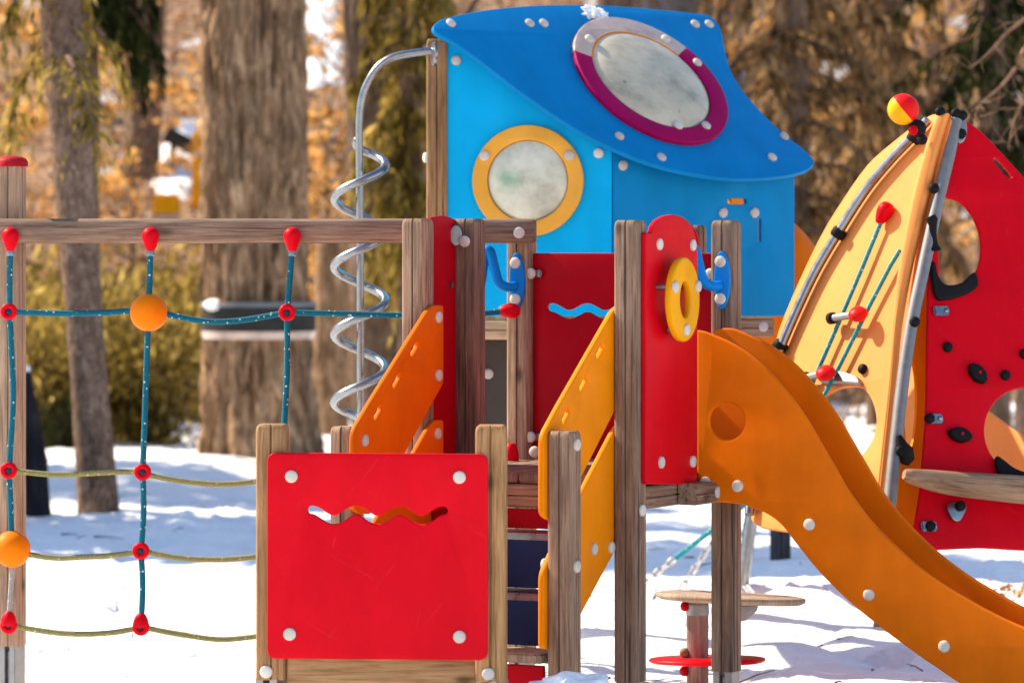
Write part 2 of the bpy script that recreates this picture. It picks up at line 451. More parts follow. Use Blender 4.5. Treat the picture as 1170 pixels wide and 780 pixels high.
def hillmat():
    m, nt, b = nodes('leaf_litter')
    tc = N(nt, 'ShaderNodeTexCoord')
    n1 = N(nt, 'ShaderNodeTexNoise'); n1.inputs['Scale'].default_value = 5; n1.inputs['Detail'].default_value = 8; n1.inputs['Roughness'].default_value = .75
    nt.links.new(tc.outputs['Object'], n1.inputs['Vector'])
    r = ramp(nt, [(.3, (.14, .075, .043)), (.5, (.36, .215, .125)), (.7, (.58, .39, .24))]); nt.links.new(n1.outputs['Fac'], r.inputs[0])
    n2 = N(nt, 'ShaderNodeTexNoise'); n2.inputs['Scale'].default_value = .55; n2.inputs['Detail'].default_value = 6; n2.inputs['Roughness'].default_value = .7
    nt.links.new(tc.outputs['Object'], n2.inputs['Vector'])
    r2 = ramp(nt, [(.585, (0, 0, 0)), (.64, (1, 1, 1))]); nt.links.new(n2.outputs['Fac'], r2.inputs[0])
    c = mixc(nt, r2.outputs[0], r.outputs[0], (.8, .8, .82))
    nt.links.new(c, b.inputs['Base Color']); b.inputs['Roughness'].default_value = .95
    bp = N(nt, 'ShaderNodeBump'); bp.inputs['Strength'].default_value = 1; bp.inputs['Distance'].default_value = .12
    nt.links.new(n1.outputs['Fac'], bp.inputs['Height']); nt.links.new(bp.outputs[0], b.inputs['Normal'])
    return m
HILLM = hillmat()
BARK1 = barkmat('furrowed_bark', (.045, .023, .012), (.29, .175, .10), (.60, .41, .26), 12, .34)
BARK2 = barkmat('scaly_bark', (.06, .034, .024), (.19, .12, .085), (.40, .27, .20), 24, .6)
BARK3 = barkmat('grey_brown_bark', (.05, .031, .022), (.14, .09, .062), (.27, .185, .135), 15, .3)
BARKD = barkmat('dark_wet_bark', (.008, .008, .012), (.02, .018, .024), (.05, .042, .045), 16, .2)
TWIG = barkmat('pale_twig_bark', (.14, .075, .045), (.28, .16, .10), (.42, .27, .18), 20, .5)
NEEDLE_Y = leafmat('golden_green_needles', [(.0, (.055, .038, .010)), (.3, (.20, .14, .032)), (.6, (.42, .30, .068)), (1, (.66, .49, .17))], .5)
NEEDLE_D = leafmat('dark_green_needles', [(.0, (.006, .010, .004)), (.5, (.022, .03, .010)), (1, (.075, .078, .02))], .2)
NEEDLE_B = leafmat('brownish_needles', [(.0, (.04, .022, .010)), (.35, (.18, .105, .045)), (.65, (.40, .245, .11)), (1, (.60, .41, .22))], .55)
LEAF_O = leafmat('dry_orange_leaves', [(.0, (.26, .12, .04)), (.35, (.60, .31, .09)), (.7, (.82, .50, .17)), (1, (.90, .66, .32))], .55)
LEAF_B = leafmat('fallen_brown_leaves', [(.0, (.10, .05, .025)), (.4, (.36, .19, .085)), (.75, (.62, .37, .17)), (1, (.76, .52, .28))], .3)

# shared bolt cap: low white dome on a thin rim, local +z outwards
BOLT = lathemesh([(.0235, -.002), (.0235, .005), (.0222, .0085), (.018, .0112), (.010, .0128), (.002, .0132)], 20, 60)
BOLT.materials.append(WHITEC)
BOLTB = lathemesh([(.022, -.002), (.022, .012), (.019, .019), (.011, .023), (.002, .024)], 16, 60); BOLTB.materials.append(BLACK)
def bolts(parent, M, pxs, off=0.0, me=BOLT, name='bolt_cap'):
    for (x, y) in pxs:
        add(name, me, None, parent, uvpt(M, x, y, off))
def boltat(parent, p, n, me=BOLT, name='bolt_cap'):
    add(name, me, None, parent, frame(p, n))

# ------------------------------------------------------------------ terrain
def sstep(a, b, x):
    t = max(0., min(1., (x - a) / (b - a))); return t * t * (3 - 2 * t)
PR = []
rp_ = random.Random(19)
for (xa, ya, xb, yb, n_) in ((-2.6, 19.2, .2, 27.5, 13), (-3.2, 23.5, .6, 22.6, 8), (.9, 20.3, 3.4, 24.2, 9), (1.4, 18.6, 3.0, 19.6, 5), (-1.0, 28.6, -3.4, 25.0, 8), (-2.4, 18.4, -.7, 20.6, 6)):
    for i in range(n_):
        t = (i + .5) / n_; sd = .11 if i % 2 else -.11
        dx, dy = xb - xa, yb - ya; l_ = math.hypot(dx, dy)
        PR.append((xa + dx * t - dy / l_ * sd + rp_.gauss(0, .04), ya + dy * t + dx / l_ * sd + rp_.gauss(0, .06), dx / l_, dy / l_, rp_.uniform(.05, .085)))
def gz(x, y):
    z = -.135 + .135 * sstep(18.0, 22.5, y)
    z += .06 * noise.noise(V((x * .35, y * .25, 3.1))) * sstep(17, 22, y)
    z += .04 * noise.noise(V((x * 1.3, y * 1.1, 7.7)))
    z += .028 * noise.noise(V((x * 4.1, y * 3.7, 1.7))) + .014 * abs(noise.noise(V((x * 8, y * 7, 4.7))))
    f = noise.noise(V((x * 2.6, y * 2.6, 9.2)))                 # trodden hollows
    z -= .075 * max(0, f - .15) * 2
    if 17.5 < y < 29.5 and abs(x) < 4:
        for (fx, fy, ux, uy, dp) in PR:
            ax_, ay_ = x - fx, y - fy
            if abs(ax_) < .5 and abs(ay_) < .5:
                u_ = ax_ * ux + ay_ * uy; w_ = ax_ * uy - ay_ * ux
                q = (u_ / .17) ** 2 + (w_ / .085) ** 2
                z += -dp * math.exp(-q * q) + .35 * dp * math.exp(-(q - 1.9) ** 2 * 1.5)
    z += .10 * math.exp(-(((x + 1.75) / .9) ** 2 + ((y - 25.4) / 1.0) ** 2)) * (1 + .5 * noise.noise(V((x * 5, y * 4, 2))))
    z += .22 * math.exp(-(((x + 2.6) / 1.4) ** 2 + ((y - 30.5) / 1.6) ** 2))
    z += .07 * math.exp(-(((x - 2.3) / 1.4) ** 2 + ((y - 21.3) / .5) ** 2))
    return z
def hz(x, y):
    t = y - 36.5 - 6.5 * sstep(1.2, 2.6, x) * (1 - sstep(10, 16, x))
    z = -.25 + .04 * max(0, t) + .30 * max(0, t - 2.5) * sstep(2.5, 9, t)
    z += .35 * noise.noise(V((x * .22, y * .22, 5.))) + .12 * noise.noise(V((x * .9, y * .9, 2.)))
    z += .05 * noise.noise(V((x * 3, y * 3, 8.)))
    return z
def sheet(xs, ys, fn):
    verts = [(x, y, fn(x, y)) for y in ys for x in xs]
    n = len(xs)
    faces = [(j * n + i, j * n + i + 1, (j + 1) * n + i + 1, (j + 1) * n + i) for j in range(len(ys) - 1) for i in range(n - 1)]
    return mesh(verts, faces, 180)
def spaced(lo, flo, fhi, hi, fine, ncoarse):
    c1 = [lo + (flo - lo) * (1 - (1 - i / ncoarse) ** 2) for i in range(ncoarse)]
    c2 = [flo + (fhi - flo) * i / int((fhi - flo) / fine) for i in range(int((fhi - flo) / fine))]
    c3 = [fhi + (hi - fhi) * (i / ncoarse) ** 2 for i in range(ncoarse + 1)]
    return c1 + c2 + c3
add('ground', sheet(spaced(-90, -5, 5.5, 90, .06, 24), spaced(-25, 13, 39, 47, .075, 14), gz), SNOW, kind='structure')
add('hill', sheet(spaced(-90, -9, 9, 90, .18, 24), spaced(36.4, 36.5, 62, 170, .2, 24), hz), HILLM, kind='structure')

# ------------------------------------------------------------------ main play tower
A = 26.5
e = V((math.cos(R(A)), -math.sin(R(A)), 0)); d = V((math.sin(R(A)), math.cos(R(A)), 0))
RZ = Matrix.Rotation(R(-A), 4, 'Z')
L = .93; S = .098
P2 = V((.458, 16.0, 0)); P1 = P2 - e * L; P3 = P1 + d * L; P4 = P2 + d * L; P5 = P1 + d * L * .49
tower = root('play_tower', 'low wooden tower with a red arched panel, yellow ring and raised deck', 'play tower', ((P1 + P4) / 2)[:])
GZ = -.16
def foot(parent, p, ztop, s=S, mat=DSTEEL):
    k = s * .27
    me = join([(boxmesh(s * .30, s * .86, ztop - GZ + .05, .002), Matrix.Translation((-k, 0, 0))),
               (boxmesh(s * .30, s * .86, ztop - GZ + .05, .002), Matrix.Translation((k, 0, 0))),
               (boxmesh(s * .2, s * .5, ztop - GZ, .002), I4)])
    add('steel_foot', me, mat, parent, Matrix.Translation((p.x, p.y, (ztop + GZ) / 2 - .02)) @ RZ)
def post(parent, p, z0, z1, s=S, mat=WOOD, rot=RZ, ft=True):
    o = add('post', postmesh(s, 0, z1 - z0), mat, parent, Matrix.Translation((p.x, p.y, z0)) @ rot)
    if ft: foot(o, p, z0, s)
    return o
p1 = post(tower, P1, .06, 1.852); p2 = post(tower, P2, .06, 1.843); p3 = post(tower, P3, .04, 1.80)
p4 = post(tower, P4, .015, 1.848); p5 = post(tower, P5, .05, 1.855)
# deck: boards + joists
dk = []
nb = 8; wb = (L + .10) / nb
for i in range(nb):
    c = P1 - e * .05 + e * (wb * (i + .5))
    dk.append((boxmesh(wb - .008, L - .10 if i in (0, nb - 1) else L + .09, .036, .005), Matrix.Translation((c + d * L * .5).to_tuple()[:2] + (.838,)) @ RZ))
add('deck', join(dk), WOOD, tower)
def beam(parent, a, b, s_, h=None, mat=WOOD, name='joist', groove=True):
    o = add(name, postmesh(s_, 0, (b - a).length, groove, top=False), mat, parent, along(a, b))
    return o
zj = .767
beam(tower, P1 + e * .05 + ZU * zj, P2 - e * .05 + ZU * zj, .09)
beam(tower, P3 + e * .05 + ZU * zj, P4 - e * .05 + ZU * zj, .09)
beam(tower, P2 + d * .05 + ZU * zj, P4 - d * .05 + ZU * zj, .09)
beam(tower, P1 + d * .05 + ZU * zj, P5 - d * .05 + ZU * zj, .09)
beam(tower, P5 + d * .05 + ZU * zj, P3 - d * .05 + ZU * zj, .09)
q = P2 + d * L * .5 + e * .055 + ZU * zj
beam(tower, q - d * .13 + e * .04, q + d * .13 + e * .04, .085)
boltat(tower, P2 + e * .049 + ZU * .722 + d * .0, e)
boltat(tower, q + d * .06 + e * .083, e)
# arched ring panels on the two sides
MR = frame(P2 + e * .071, e)
arch = [(738, 553), (738, 266), (745, 266), (746, 259), (751, 252), (759, 247), (769, 245), (778, 247), (786, 252), (792, 261), (795.5, 272), (797, 290), (797, 553)]
ua = uv(MR, arch)
ua = rounded(ua, [.02, .01, 0] + [0] * 9 + [.02])
def ring_panel(shift, outward, label=None):
    MM = Matrix.Translation(shift) @ MR
    o = add('side_panel', platemesh(ua, .021, .004), RED if outward > 0 else SHADE_RED, tower, MM)
    bolts_px = [(753, 279), (791, 280), (755, 528), (791, 527)]
    for (x, y) in bolts_px:
        add('bolt_cap', BOLT, None, o, Matrix.Translation(shift) @ uvpt(MR, x, y, 0))
    c = MR.inverted() @ onplane(764, 342, MR.translation, e)
    zoff = .075 if outward > 0 else -.021 - .022
    Mc = MM @ Matrix.Translation((c.x, c.y, zoff))
    rg = add('ring', platemesh(circ(0, 0, .138, .165), .034, .012, [circ(0, 0, .05, .07)]), AMBER if outward < 0 else YELLOW_RING, o, Mc)
    for an in (155, 25, 270):
        rr = .118
        mb = Mc @ Matrix.Translation((rr * math.cos(R(an)), rr * math.sin(R(an)), 0))
        if outward < 0: mb = mb @ Matrix.Translation((0, 0, -.034)) @ Matrix.Rotation(math.pi, 4, 'X')
        add('bolt_cap', BOLT, None, o, mb)
        add('spacer', lathemesh([(.012, 0), (.012, .062)], 12), DSTEEL, o, mb @ Matrix.Translation((0, 0, -.09 if outward > 0 else -.09)))
    return o
YELLOW_RING = plastic('deep_yellow_plastic', (.84, .36, .004), .34, .12)
ring_panel(V((0, 0, 0)), 1)
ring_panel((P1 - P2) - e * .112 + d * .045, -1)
# back wall, red with a wavy slot
nF = -d
MB = frame(P3 + d * .0, nF)
wx0 = .052; wx1 = L - .052
z0b, z1b = .865, 1.715
def wave(cx, cy, half, amp, w, cyc, n=48, ph=0):
    cl = [V((cx - half + 2 * half * i / n, cy + amp * math.cos(2 * math.pi * cyc * i / n + ph))) for i in range(n + 1)]
    up, dn = [], []
    for i, p in enumerate(cl):
        t = (cl[min(i + 1, n)] - cl[max(i - 1, 0)]).normalized(); nn = V((-t.y, t.x))
        up.append(p + nn * w / 2); dn.append(p - nn * w / 2)
    def cap(p, t):
        t = t.normalized(); nn = V((-t.y, t.x))
        return [p + (nn * math.cos(a) + t * math.sin(a)) * w / 2 for a in [math.pi * k / 8 for k in range(1, 8)]]
    loop = up + cap(cl[-1], cl[-1] - cl[-2]) + dn[::-1] + [q for q in cap(cl[0], cl[0] - cl[1])]
    return [tuple(q) for q in loop]
wv = wave(.30, 1.475, .165, .014, .036, 2)
bw = add('back_panel', platemesh(rounded([(wx0, z0b), (wx1, z0b), (wx1, z1b), (wx0, z1b)], .012), .021, .004, [wv]), SHADE_RED, tower, MB)
for zz in (1.63, .95):
    for xx in (wx0 + .004, wx1 - .004):
        s_ = 1 if xx < .4 else -1
        add('bracket', boxmesh(.05, .03, .018, .006), DSTEEL, bw, MB @ Matrix.Translation((xx + s_ * .02, zz, .015)))
        boltat(bw, MB @ V((xx - s_ * .03 if False else xx + s_ * .0, zz, .03)), nF)
# arched panel on the far side of the tower (its red top shows between the near posts)
MFar = frame(P4 + d * .055 - e * .12, e)
am = add('far_panel', platemesh([(-.0, .86)] + [(0, 1.76)] + [(.09 - .09 * math.cos(R(t)), 1.76 + .105 * math.sin(R(t))) for t in range(15, 180, 15)] + [(.18, 1.76), (.18, .86)], .021, .004), RED, tower, frame(P4 - e * .32 + d * .02 - ZU * .015, nrm(-20)))
post(tower, P4 - e * .20 + d * .14, .83, 1.83, .075, ft=False)
# blue grab handles
def handle(pc, post_face_n):
    M = frame(pc, post_face_n)
    pl = [(.004 + (.040 if math.cos(R(t)) > 0 else .030) * math.cos(R(t)), .118 * math.sin(R(t))) for t in range(0, 360, 9)]
    o = add('handle', join([(platemesh(pl, .018, .006), Matrix.Translation((0, 0, .018))),
        (tubemesh(catmull([(-.0, -.022, .012), (-.022, -.024, .045), (-.047, -.005, .07), (-.066, .06, .075), (-.084, .122, .075), (-.104, .122, .075), (-.118, .06, .073), (-.13, .0, .068), (-.15, -.05, .06), (-.165, -.06, .02)], 6, False), .021, 12), I4)]), HANDB, tower, M)
    for zz in (.075, -.075):
        add('bolt_cap', BOLT, None, o, M @ Matrix.Translation((0.004, zz, .018)))
handle(P3 + nF * .05 + ZU * (P(594, 321, 17.2).z), nF)
handle(P4 + nF * .05 + ZU * (P(825, 320, 16.8).z), nF)
# brackets and small bolts on the tower
br = add('bracket', platemesh(circ(0, 0, .026, .042, 24), .01, .003), DSTEEL, tower, frame(P(521, 269, 16.76), nrm(0)))
boltat(br, P(531, 276, 16.72), nrm(-26))
CAPM = lathemesh([(.012, -.055), (.02, -.05), (.029, -.025), (.033, .0), (.031, .02), (.022, .034), (.008, .04)], 18, 80)
add('rope_cap', CAPM, RED, tower, P3 and Matrix.Translation(P(584, 355, 17.13)) @ Matrix.Rotation(R(90), 4, 'Y') @ Matrix.Scale(.95, 4))
add('rope_cap', CAPM, RED, tower, Matrix.Translation(P(584, 521, 17.1)) @ Matrix.Rotation(R(180), 4, 'X'))
boltat(tower, P(611, 516, 17.05), nF)

# ------------------------------------------------------------------ staircase
rS = .586
B2 = P2 - d * rS; B1 = P1 - d * rS
stair = root('staircase', 'short wooden staircase with orange slotted side rails and navy risers climbing to the deck', 'stairs', ((B1 + B2) / 2)[:])
post(stair, B2, .02, 1.051); post(stair, B1, .02, 1.051)
MSR = frame(P2 - e * .050, e)
up_r = [(621, 588), (621, 497), (640, 462), (700, 357), (706, 350), (717, 350), (717, 441), (640, 594), (628, 594)]
up_r = uv(MSR, up_r)
lo_r = uv(MSR, [(621, 741), (621, 655), (640, 612), (700, 496), (708, 484), (717, 484), (717, 603), (664, 702), (642, 742)])
def slot(cx, cy, ln, w, ang):
    a = R(ang); t = V((math.cos(a), math.sin(a))); n_ = V((-t.y, t.x)); c = V((cx, cy)); out = []
    for k in range(9):
        b_ = -math.pi / 2 + math.pi * k / 8
        out.append(c + t * (ln / 2 - w / 2) + (t * math.cos(b_) + n_ * math.sin(b_)) * w / 2)
    for k in range(9):
        b_ = math.pi / 2 + math.pi * k / 8
        out.append(c - t * (ln / 2 - w / 2) + (t * math.cos(b_) + n_ * math.sin(b_)) * w / 2)
    return [tuple(q) for q in out]
sl = [tuple(q) for q in uv(MSR, [(686, 401), (667, 438), (647, 475)])]
t_ = V(sl[0]) - V(sl[2]); sang = math.degrees(math.atan2(t_.y, t_.x))
slots = [slot(x, y, .075, .026, sang) for (x, y) in sl]
upm = platemesh(rounded(up_r, [.02, .04, 0, 0, .015, .015, .02, .02, .02]), .024, .007, slots)
lom = platemesh(rounded(lo_r, [.02, .03, 0, 0, .02, .01, .02, 0, .02]), .024, .007)
def rails(shift, mat, bl_u, bl_l):
    Ms = Matrix.Translation(shift) @ MSR
    u_ = add('side_rail', upm.copy(), mat, stair, Ms)
    l_ = add('stringer', lom.copy(), mat, stair, Ms)
    for (x, y) in bl_u: add('bolt_cap', BOLT, None, u_, Matrix.Translation(shift) @ uvpt(MSR, x, y, 0))
    for (x, y) in bl_l: add('bolt_cap', BOLT, None, l_, Matrix.Translation(shift) @ uvpt(MSR, x, y, 0))
rails(V((0, 0, 0)), AMBER, [], [(678, 627), (698, 625)])
rails((P1 - P2) + e * .124, ORANGE, [(711, 364), (711, 432), (632, 508)], [(710, 500), (640, 680)])
for (x, y, dd) in ((665, 508, 15.43), (665, 647, 15.43)):
    boltat(stair, B2 + e * .049 + ZU * P(x, y, 15.45).z, e)
for z_ in (P(620, 498, 15.45).z, P(620, 647, 15.4).z, P(620, 730, 15.4).z):
    boltat(stair, B2 - e * .0745 - d * .012 + ZU * z_, -e)
boltat(stair, B1 - e * .05 + ZU * .99, -e)
boltat(stair, P1 - e * .05 + ZU * 1.65, -e)
wS = L - .15
cS = (P1 + P2) / 2
def step(r, z, th, dep, mat, name='tread'):
    c = cS - d * (r - dep / 2)
    add(name, boxmesh(wS, dep, th, .006), mat, stair, Matrix.Translation((c.x, c.y, z - th / 2)) @ RZ)
def riser(r, z0, z1, mat):
    c = cS - d * r
    add('riser', boxmesh(wS, .018, z1 - z0, .003), mat, stair, Matrix.Translation((c.x, c.y, (z0 + z1) / 2)) @ RZ)
step(.64, .215, .035, .24, WOODP); step(.41, .420, .028, .22, STEEL); step(.22, .635, .028, .20, STEEL)
riser(.395, .222, .396, NAVY); riser(.205, .424, .612, NAVY); riser(.02, .64, .716, SHADE_RED); riser(.60, GZ, .17, SHADE_RED)
# snow left on the ground at the foot of the stairs
lump = []
bm = bmesh.new(); bmesh.ops.create_icosphere(bm, subdivisions=4, radius=1)
for v in bm.verts:
    n_ = 1 + .25 * noise.noise(v.co * 2.1) + .12 * noise.noise(v.co * 5)
    v.co = V((v.co.x * .19 * n_, v.co.y * .13 * n_, v.co.z * .10 * n_))
add('snow_mound', from_bm(bm, 180), SNOW, None, Matrix.Translation(P(655, 800, 14.95)), label='small heap of snow at the foot of the staircase', cat='snow heap')

# ------------------------------------------------------------------ slide
S0 = P2 + d * (L * .56) + e * .052
slide = root('slide', 'long orange plastic slide curving down to the right from the tower', 'slide', (S0.x, S0.y, GZ))
MS = frame(V((S0.x, S0.y, 0)), -d)
top_px = [(796, 377), (804, 378.5), (813, 382), (831, 389.5), (852, 402), (875, 421), (893, 441), (909, 461), (924, 483), (939, 509), (953, 533), (970, 562), (994, 594), (1020, 621), (1047, 645), (1073, 664), (1098, 679.5), (1124, 694.5), (1150, 707.5), (1170, 716.5), (1210, 730), (1255, 738), (1300, 741)]
bot_px = [(796, 567), (800, 572), (815, 573), (846, 576), (860, 580.5), (876, 587), (893, 600), (911, 623), (932, 649), (957, 675), (984, 699), (1021, 728), (1047, 747), (1066, 760), (1110, 788), (1165, 806), (1215, 813), (1300, 816)]
tu = catmull(uv(MS, top_px), 5, False); bu = catmull(uv(MS, bot_px), 5, False)
hole = uv(MS, circ(830, 481, 20.5, 21, 32))
sd = platemesh(tu + bu[::-1], .026, .009, [hole])
WSL = .325
tuf = catmull(uv(MS, [(773, 386), (779, 379.5), (788, 376.5), (800, 377)] + top_px[2:]), 5, False)
buf = catmull(uv(MS, [(773, 560), (785, 570)] + bot_px[2:]), 5, False)
sdf = platemesh(tuf + buf[::-1], .026, .009)
def side(o_):
    return add('side_panel', sd.copy() if o_.length < .1 else sdf, SLIDE, slide, Matrix.Translation(o_) @ MS)
near = side(V((0, 0, 0))); far = side(d * WSL)
bolts(near, MS, [(806, 551), (843, 555), (925, 599), (993, 679), (1079, 738)])
for (x, y) in [(806, 551), (843, 555), (925, 599), (993, 679), (1079, 738)]:
    add('bolt_cap', BOLT, None, far, Matrix.Translation(d * (WSL + .026)) @ uvpt(MS, x, y, 0) @ Matrix.Rotation(math.pi, 4, 'X'))
bedv, bedf = [], []
nbd = 70
def interp(poly, x):
    for a_, b_ in zip(poly, poly[1:]):
        if a_[0] <= x <= b_[0]:
            return a_[1] + (b_[1] - a_[1]) * (x - a_[0]) / max(1e-6, b_[0] - a_[0])
    return poly[-1][1] if x > poly[-1][0] else poly[0][1]
x1 = min(tu[-1][0], bu[-1][0])
for i in range(nbd + 1):
    x = .003 + (x1 - .006) * i / nbd
    t, b_ = interp(tu, x), interp(bu, x)
    y = t + (b_ - t) * .70
    y = max(y, b_ + .04)
    for k in range(9):
        w_ = -.024 - (WSL - .028) * k / 8
        bow = -.02 * math.sin(math.pi * k / 8)
        bedv.append((x, y + bow, w_))
for i in range(nbd):
    for k in range(8):
        a_ = i * 9 + k; bedf.append((a_, a_ + 9, a_ + 10, a_ + 1))
bed = mesh(bedv, bedf, 60)
bmm = bmesh.new(); bmm.from_mesh(bed); bmesh.ops.solidify(bmm, geom=bmm.faces[:], thickness=.012)
add('bed', from_bm(bmm, 60), SLIDE, slide, MS)

# ------------------------------------------------------------------ climbing net on its beam
DB = 17.12
net = root('climbing_net', 'rope climbing net with teal and yellow ropes hung from a long wooden beam', 'climbing net', P(14, 800, 17.2)[:])
LP = V((P(14, 0, 17.24).x, 17.24, 0))
lpo = post(net, LP, P(0, 737, 17.24).z, P(0, 186, 17.24).z, .092, POSTP, Matrix.Rotation(R(-18), 4, 'Z'))
add('post_cap', lathemesh([(.066, -.012), (.066, .008), (.058, .02), (.038, .029), (.004, .033)], 24, 60), DULLR, lpo, Matrix.Translation((LP.x, LP.y, P(0, 187, 17.24).z)))
ba = P(-45, 264, DB); bb = P(613, 264, DB)
bmb = add('beam', postmesh(.102, 0, (bb - ba).length, False, top=True, bottom_round=True, r=.028), WOOD, net, along(ba, bb))
boltat(bmb, P(593, 266, DB - .052), nrm(0))
ROPE = .0125
DR = DB - .065
def rope(px, mat=TEAL, rad=ROPE, dd=DR, parent=None, sub=6):
    pts = []
    for q_ in px:
        pts.append(P(q_[0], q_[1], q_[2] if len(q_) > 2 else dd))
    return add('rope', tubemesh(catmull(pts, sub, False), rad, 8), mat, parent or net)
CAPN = lathemesh([(.013, -.060), (.018, -.054), (.026, -.036), (.034, -.012), (.036, .006), (.033, .022), (.022, .036), (.005, .041)], 20, 80)
COLLAR = lathemesh([(.0135, -.02), (.0165, -.018), (.0165, .0), (.0145, .004)], 12)
KN = None
def knot(x, y, drop=False, dd=DR):
    c = P(x, y, dd - .004)
    prof = []
    for k in range(17):
        a_ = 2 * math.pi * k / 16
        prof.append((.0235 + .0125 * math.cos(a_), .016 * math.sin(a_)))
    parts = [(lathemesh(prof, 22, 80), I4)]
    if drop:
        parts.append((lathemesh([(.03, -.0), (.034, .012), (.03, .03), (.022, .048), (.012, .058)], 16, 80), Matrix.Rotation(R(-90), 4, 'X') @ Matrix.Scale(1, 4)))
    M = frame(c, V((0, -1, 0)))
    k_ = add('connector', join(parts), RED, net, M)
    add('rope_end', lathemesh([(.011, -.01), (.011, .010), (.008, .015), (.002, .016)], 12, 60), NAVYT, k_, M)
    return k_
NAVYT = plastic('dark_teal_plastic', (.01, .06, .10), .4)
for (x, y) in ((12, 271), (172, 271), (334, 271)):
    cp = add('rope_cap', CAPN, RED, net, Matrix.Translation(P(x, y, DR - .012)))
    add('collar', COLLAR, STEEL, cp, Matrix.Translation(P(x, y, DR - .012) + V((0, 0, -.058))))
# vertical ropes
rope([(12, 278), (11, 320), (11, 356)])
rope([(11, 356), (13, 400), (15, 450), (13, 495), (10, 537)])
rope([(10, 537), (12, 575), (13, 610)])
rope([(14, 645), (12, 680), (10, 712)], GROPE, .011)
rope([(172, 278), (171, 320), (170, 340)])
rope([(169, 375), (167, 430), (165, 490), (163, 539)])
rope([(163, 539), (164, 585), (161, 629)])
rope([(161, 629), (163, 670), (161, 714)])
rope([(334, 278), (331, 320), (328, 357)])
rope([(328, 357), (328, 420), (325, 483), (323, 541)])
rope([(323, 541), (322, 590), (321, 633)]); rope([(321, 633), (321, 680), (320, 718)])
# horizontal ropes
rope([(10, 356), (70, 358), (120, 357), (150, 355)])
rope([(190, 359), (235, 367), (275, 366), (328, 357)])
rope([(328, 357), (380, 358), (450, 360), (520, 360), (572, 356)])
for (ya, yb) in (((537, 541, 539), (541, 553, 543)), ((629, 636, 629), (629, 639, 633)), ((714, 724, 716), (716, 730, 722))):
    rope([(10, ya[0]), (60, ya[0] + (5 if ya[0] < 600 else 8)), (95, ya[1]), (130, ya[1] - 2), (162, ya[2])], YROPE, .0115)
    rope([(162, yb[0]), (205, yb[0] + 8), (250, yb[1]), (290, yb[1] - 3), (322, yb[2])], YROPE, .0115)
    rope([(322, yb[2]), (400, yb[2] + 8), (480, yb[2] + 7), (574, yb[2] - 2)], YROPE, .0115)
for (x, y) in ((10, 356), (328, 357), (10, 537), (163, 539), (161, 629), (323, 541), (321, 633)):
    knot(x, y)
for (x, y) in ((10, 714), (161, 716), (320, 721)):
    knot(x, y, True)
def ballmesh(r, flat=1.0):
    bm = bmesh.new(); bmesh.ops.create_uvsphere(bm, u_segments=40, v_segments=24, radius=r)
    return from_bm(bm, 180)
for (x, y, r) in ((170, 357, 21.5), (14, 627, 21)):
    add('ball', ballmesh(r / F * DR), BALLO, net, Matrix.Translation(P(x, y, DR)))

# ------------------------------------------------------------------ red play panel in front
panel = root('play_counter', 'bright red square panel with a wavy slot, bolted to two short wooden posts', 'play panel', P(436, 800, 15.2)[:])
MPf = frame(P(431, 634, 15.15), nrm(-5))
po = []
for x in (311.5, 561.5):
    c = P(x, 0, 15.194 if x > 400 else 15.27)
    z0_, z1_ = P(0, 777, 15.2).z, P(0, 485, 15.2).z
    o = post(panel, V((c.x, c.y, 0)), z0_, z1_, .112, WOODW, Matrix.Rotation(R(-4), 4, 'Z'))
    po.append(o)
    boltat(o, V((P(303 if x < 400 else 558, 769, 15.15).x, c.y - .057, P(0, 769, 15.15).z)), nrm(-4))
outl = rounded(uv(MPf, [(305, 752), (305, 517), (557, 518.5), (557, 754)]), .036, 8)
# wave through the panel: three troughs between four crests
wl = uv(MPf, [(356, 582), (507, 583)])
wpan = wave((wl[0][0] + wl[1][0]) / 2, wl[0][1] - .019, (wl[1][0] - wl[0][0]) / 2, .018, .031, 3, 72)
pp = add('board', platemesh(outl, .024, .006, [wpan]), RED, panel, MPf)
bolts(pp, MPf, [(333, 544), (525, 545), (331, 724), (525, 727)])
pa = P(329, 765, 15.21); pb = P(545, 767, 15.19)
add('cross_board', join([(boxmesh(.1, .045, (pb - pa).length, .006, (0, 0, (pb - pa).length / 2)), I4)]), WOODW, panel, along(pa - ZU * 0, pb))
add('cross_board', boxmesh(.1, .045, (pb - pa).length, .006, (0, 0, (pb - pa).length / 2)), WOODW, panel, along(pa - ZU * .106, pb - ZU * .106))

# ------------------------------------------------------------------ blue lookout tower
LA = P(500, 0, 18.77); LB = P(700, 0, 18.70); LC = V((1.32, 19.3, 0))
LA.z = LB.z = 0
look = root('lookout_tower', 'tall blue lookout house with round windows and a sloping blue roof behind the wooden tower', 'lookout tower', (.6, 19.4, 0))
nRf = V((.46, -.58, .68)).normalized()
R0 = P(700, 170, 18.6)
MRf = frame(R0, nRf)
roof_px = [(495, 32), (500, 25), (512, 20), (545, 13), (585, 8), (630, 5.5), (690, 6), (745, 10), (790, 14.5), (808, 17), (819, 25), (825, 38), (829, 60), (836, 82), (850, 105), (870, 128), (895, 152), (918, 170), (930, 183), (928, 190), (915, 197), (880, 203), (835, 204), (790, 198), (745, 187), (700, 169), (660, 148), (620, 122), (585, 97), (550, 70), (520, 49), (503, 40)]
roof = add('roof', platemesh(catmull(uv(MRf, roof_px), 4), .024, .006), ROOFB, look, MRf)
bolts(roof, MRf, [(515, 27), (605, 27), (621, 27), (794, 28), (810, 28), (896, 156), (882, 180), (755.5, 180), (707.5, 156)])
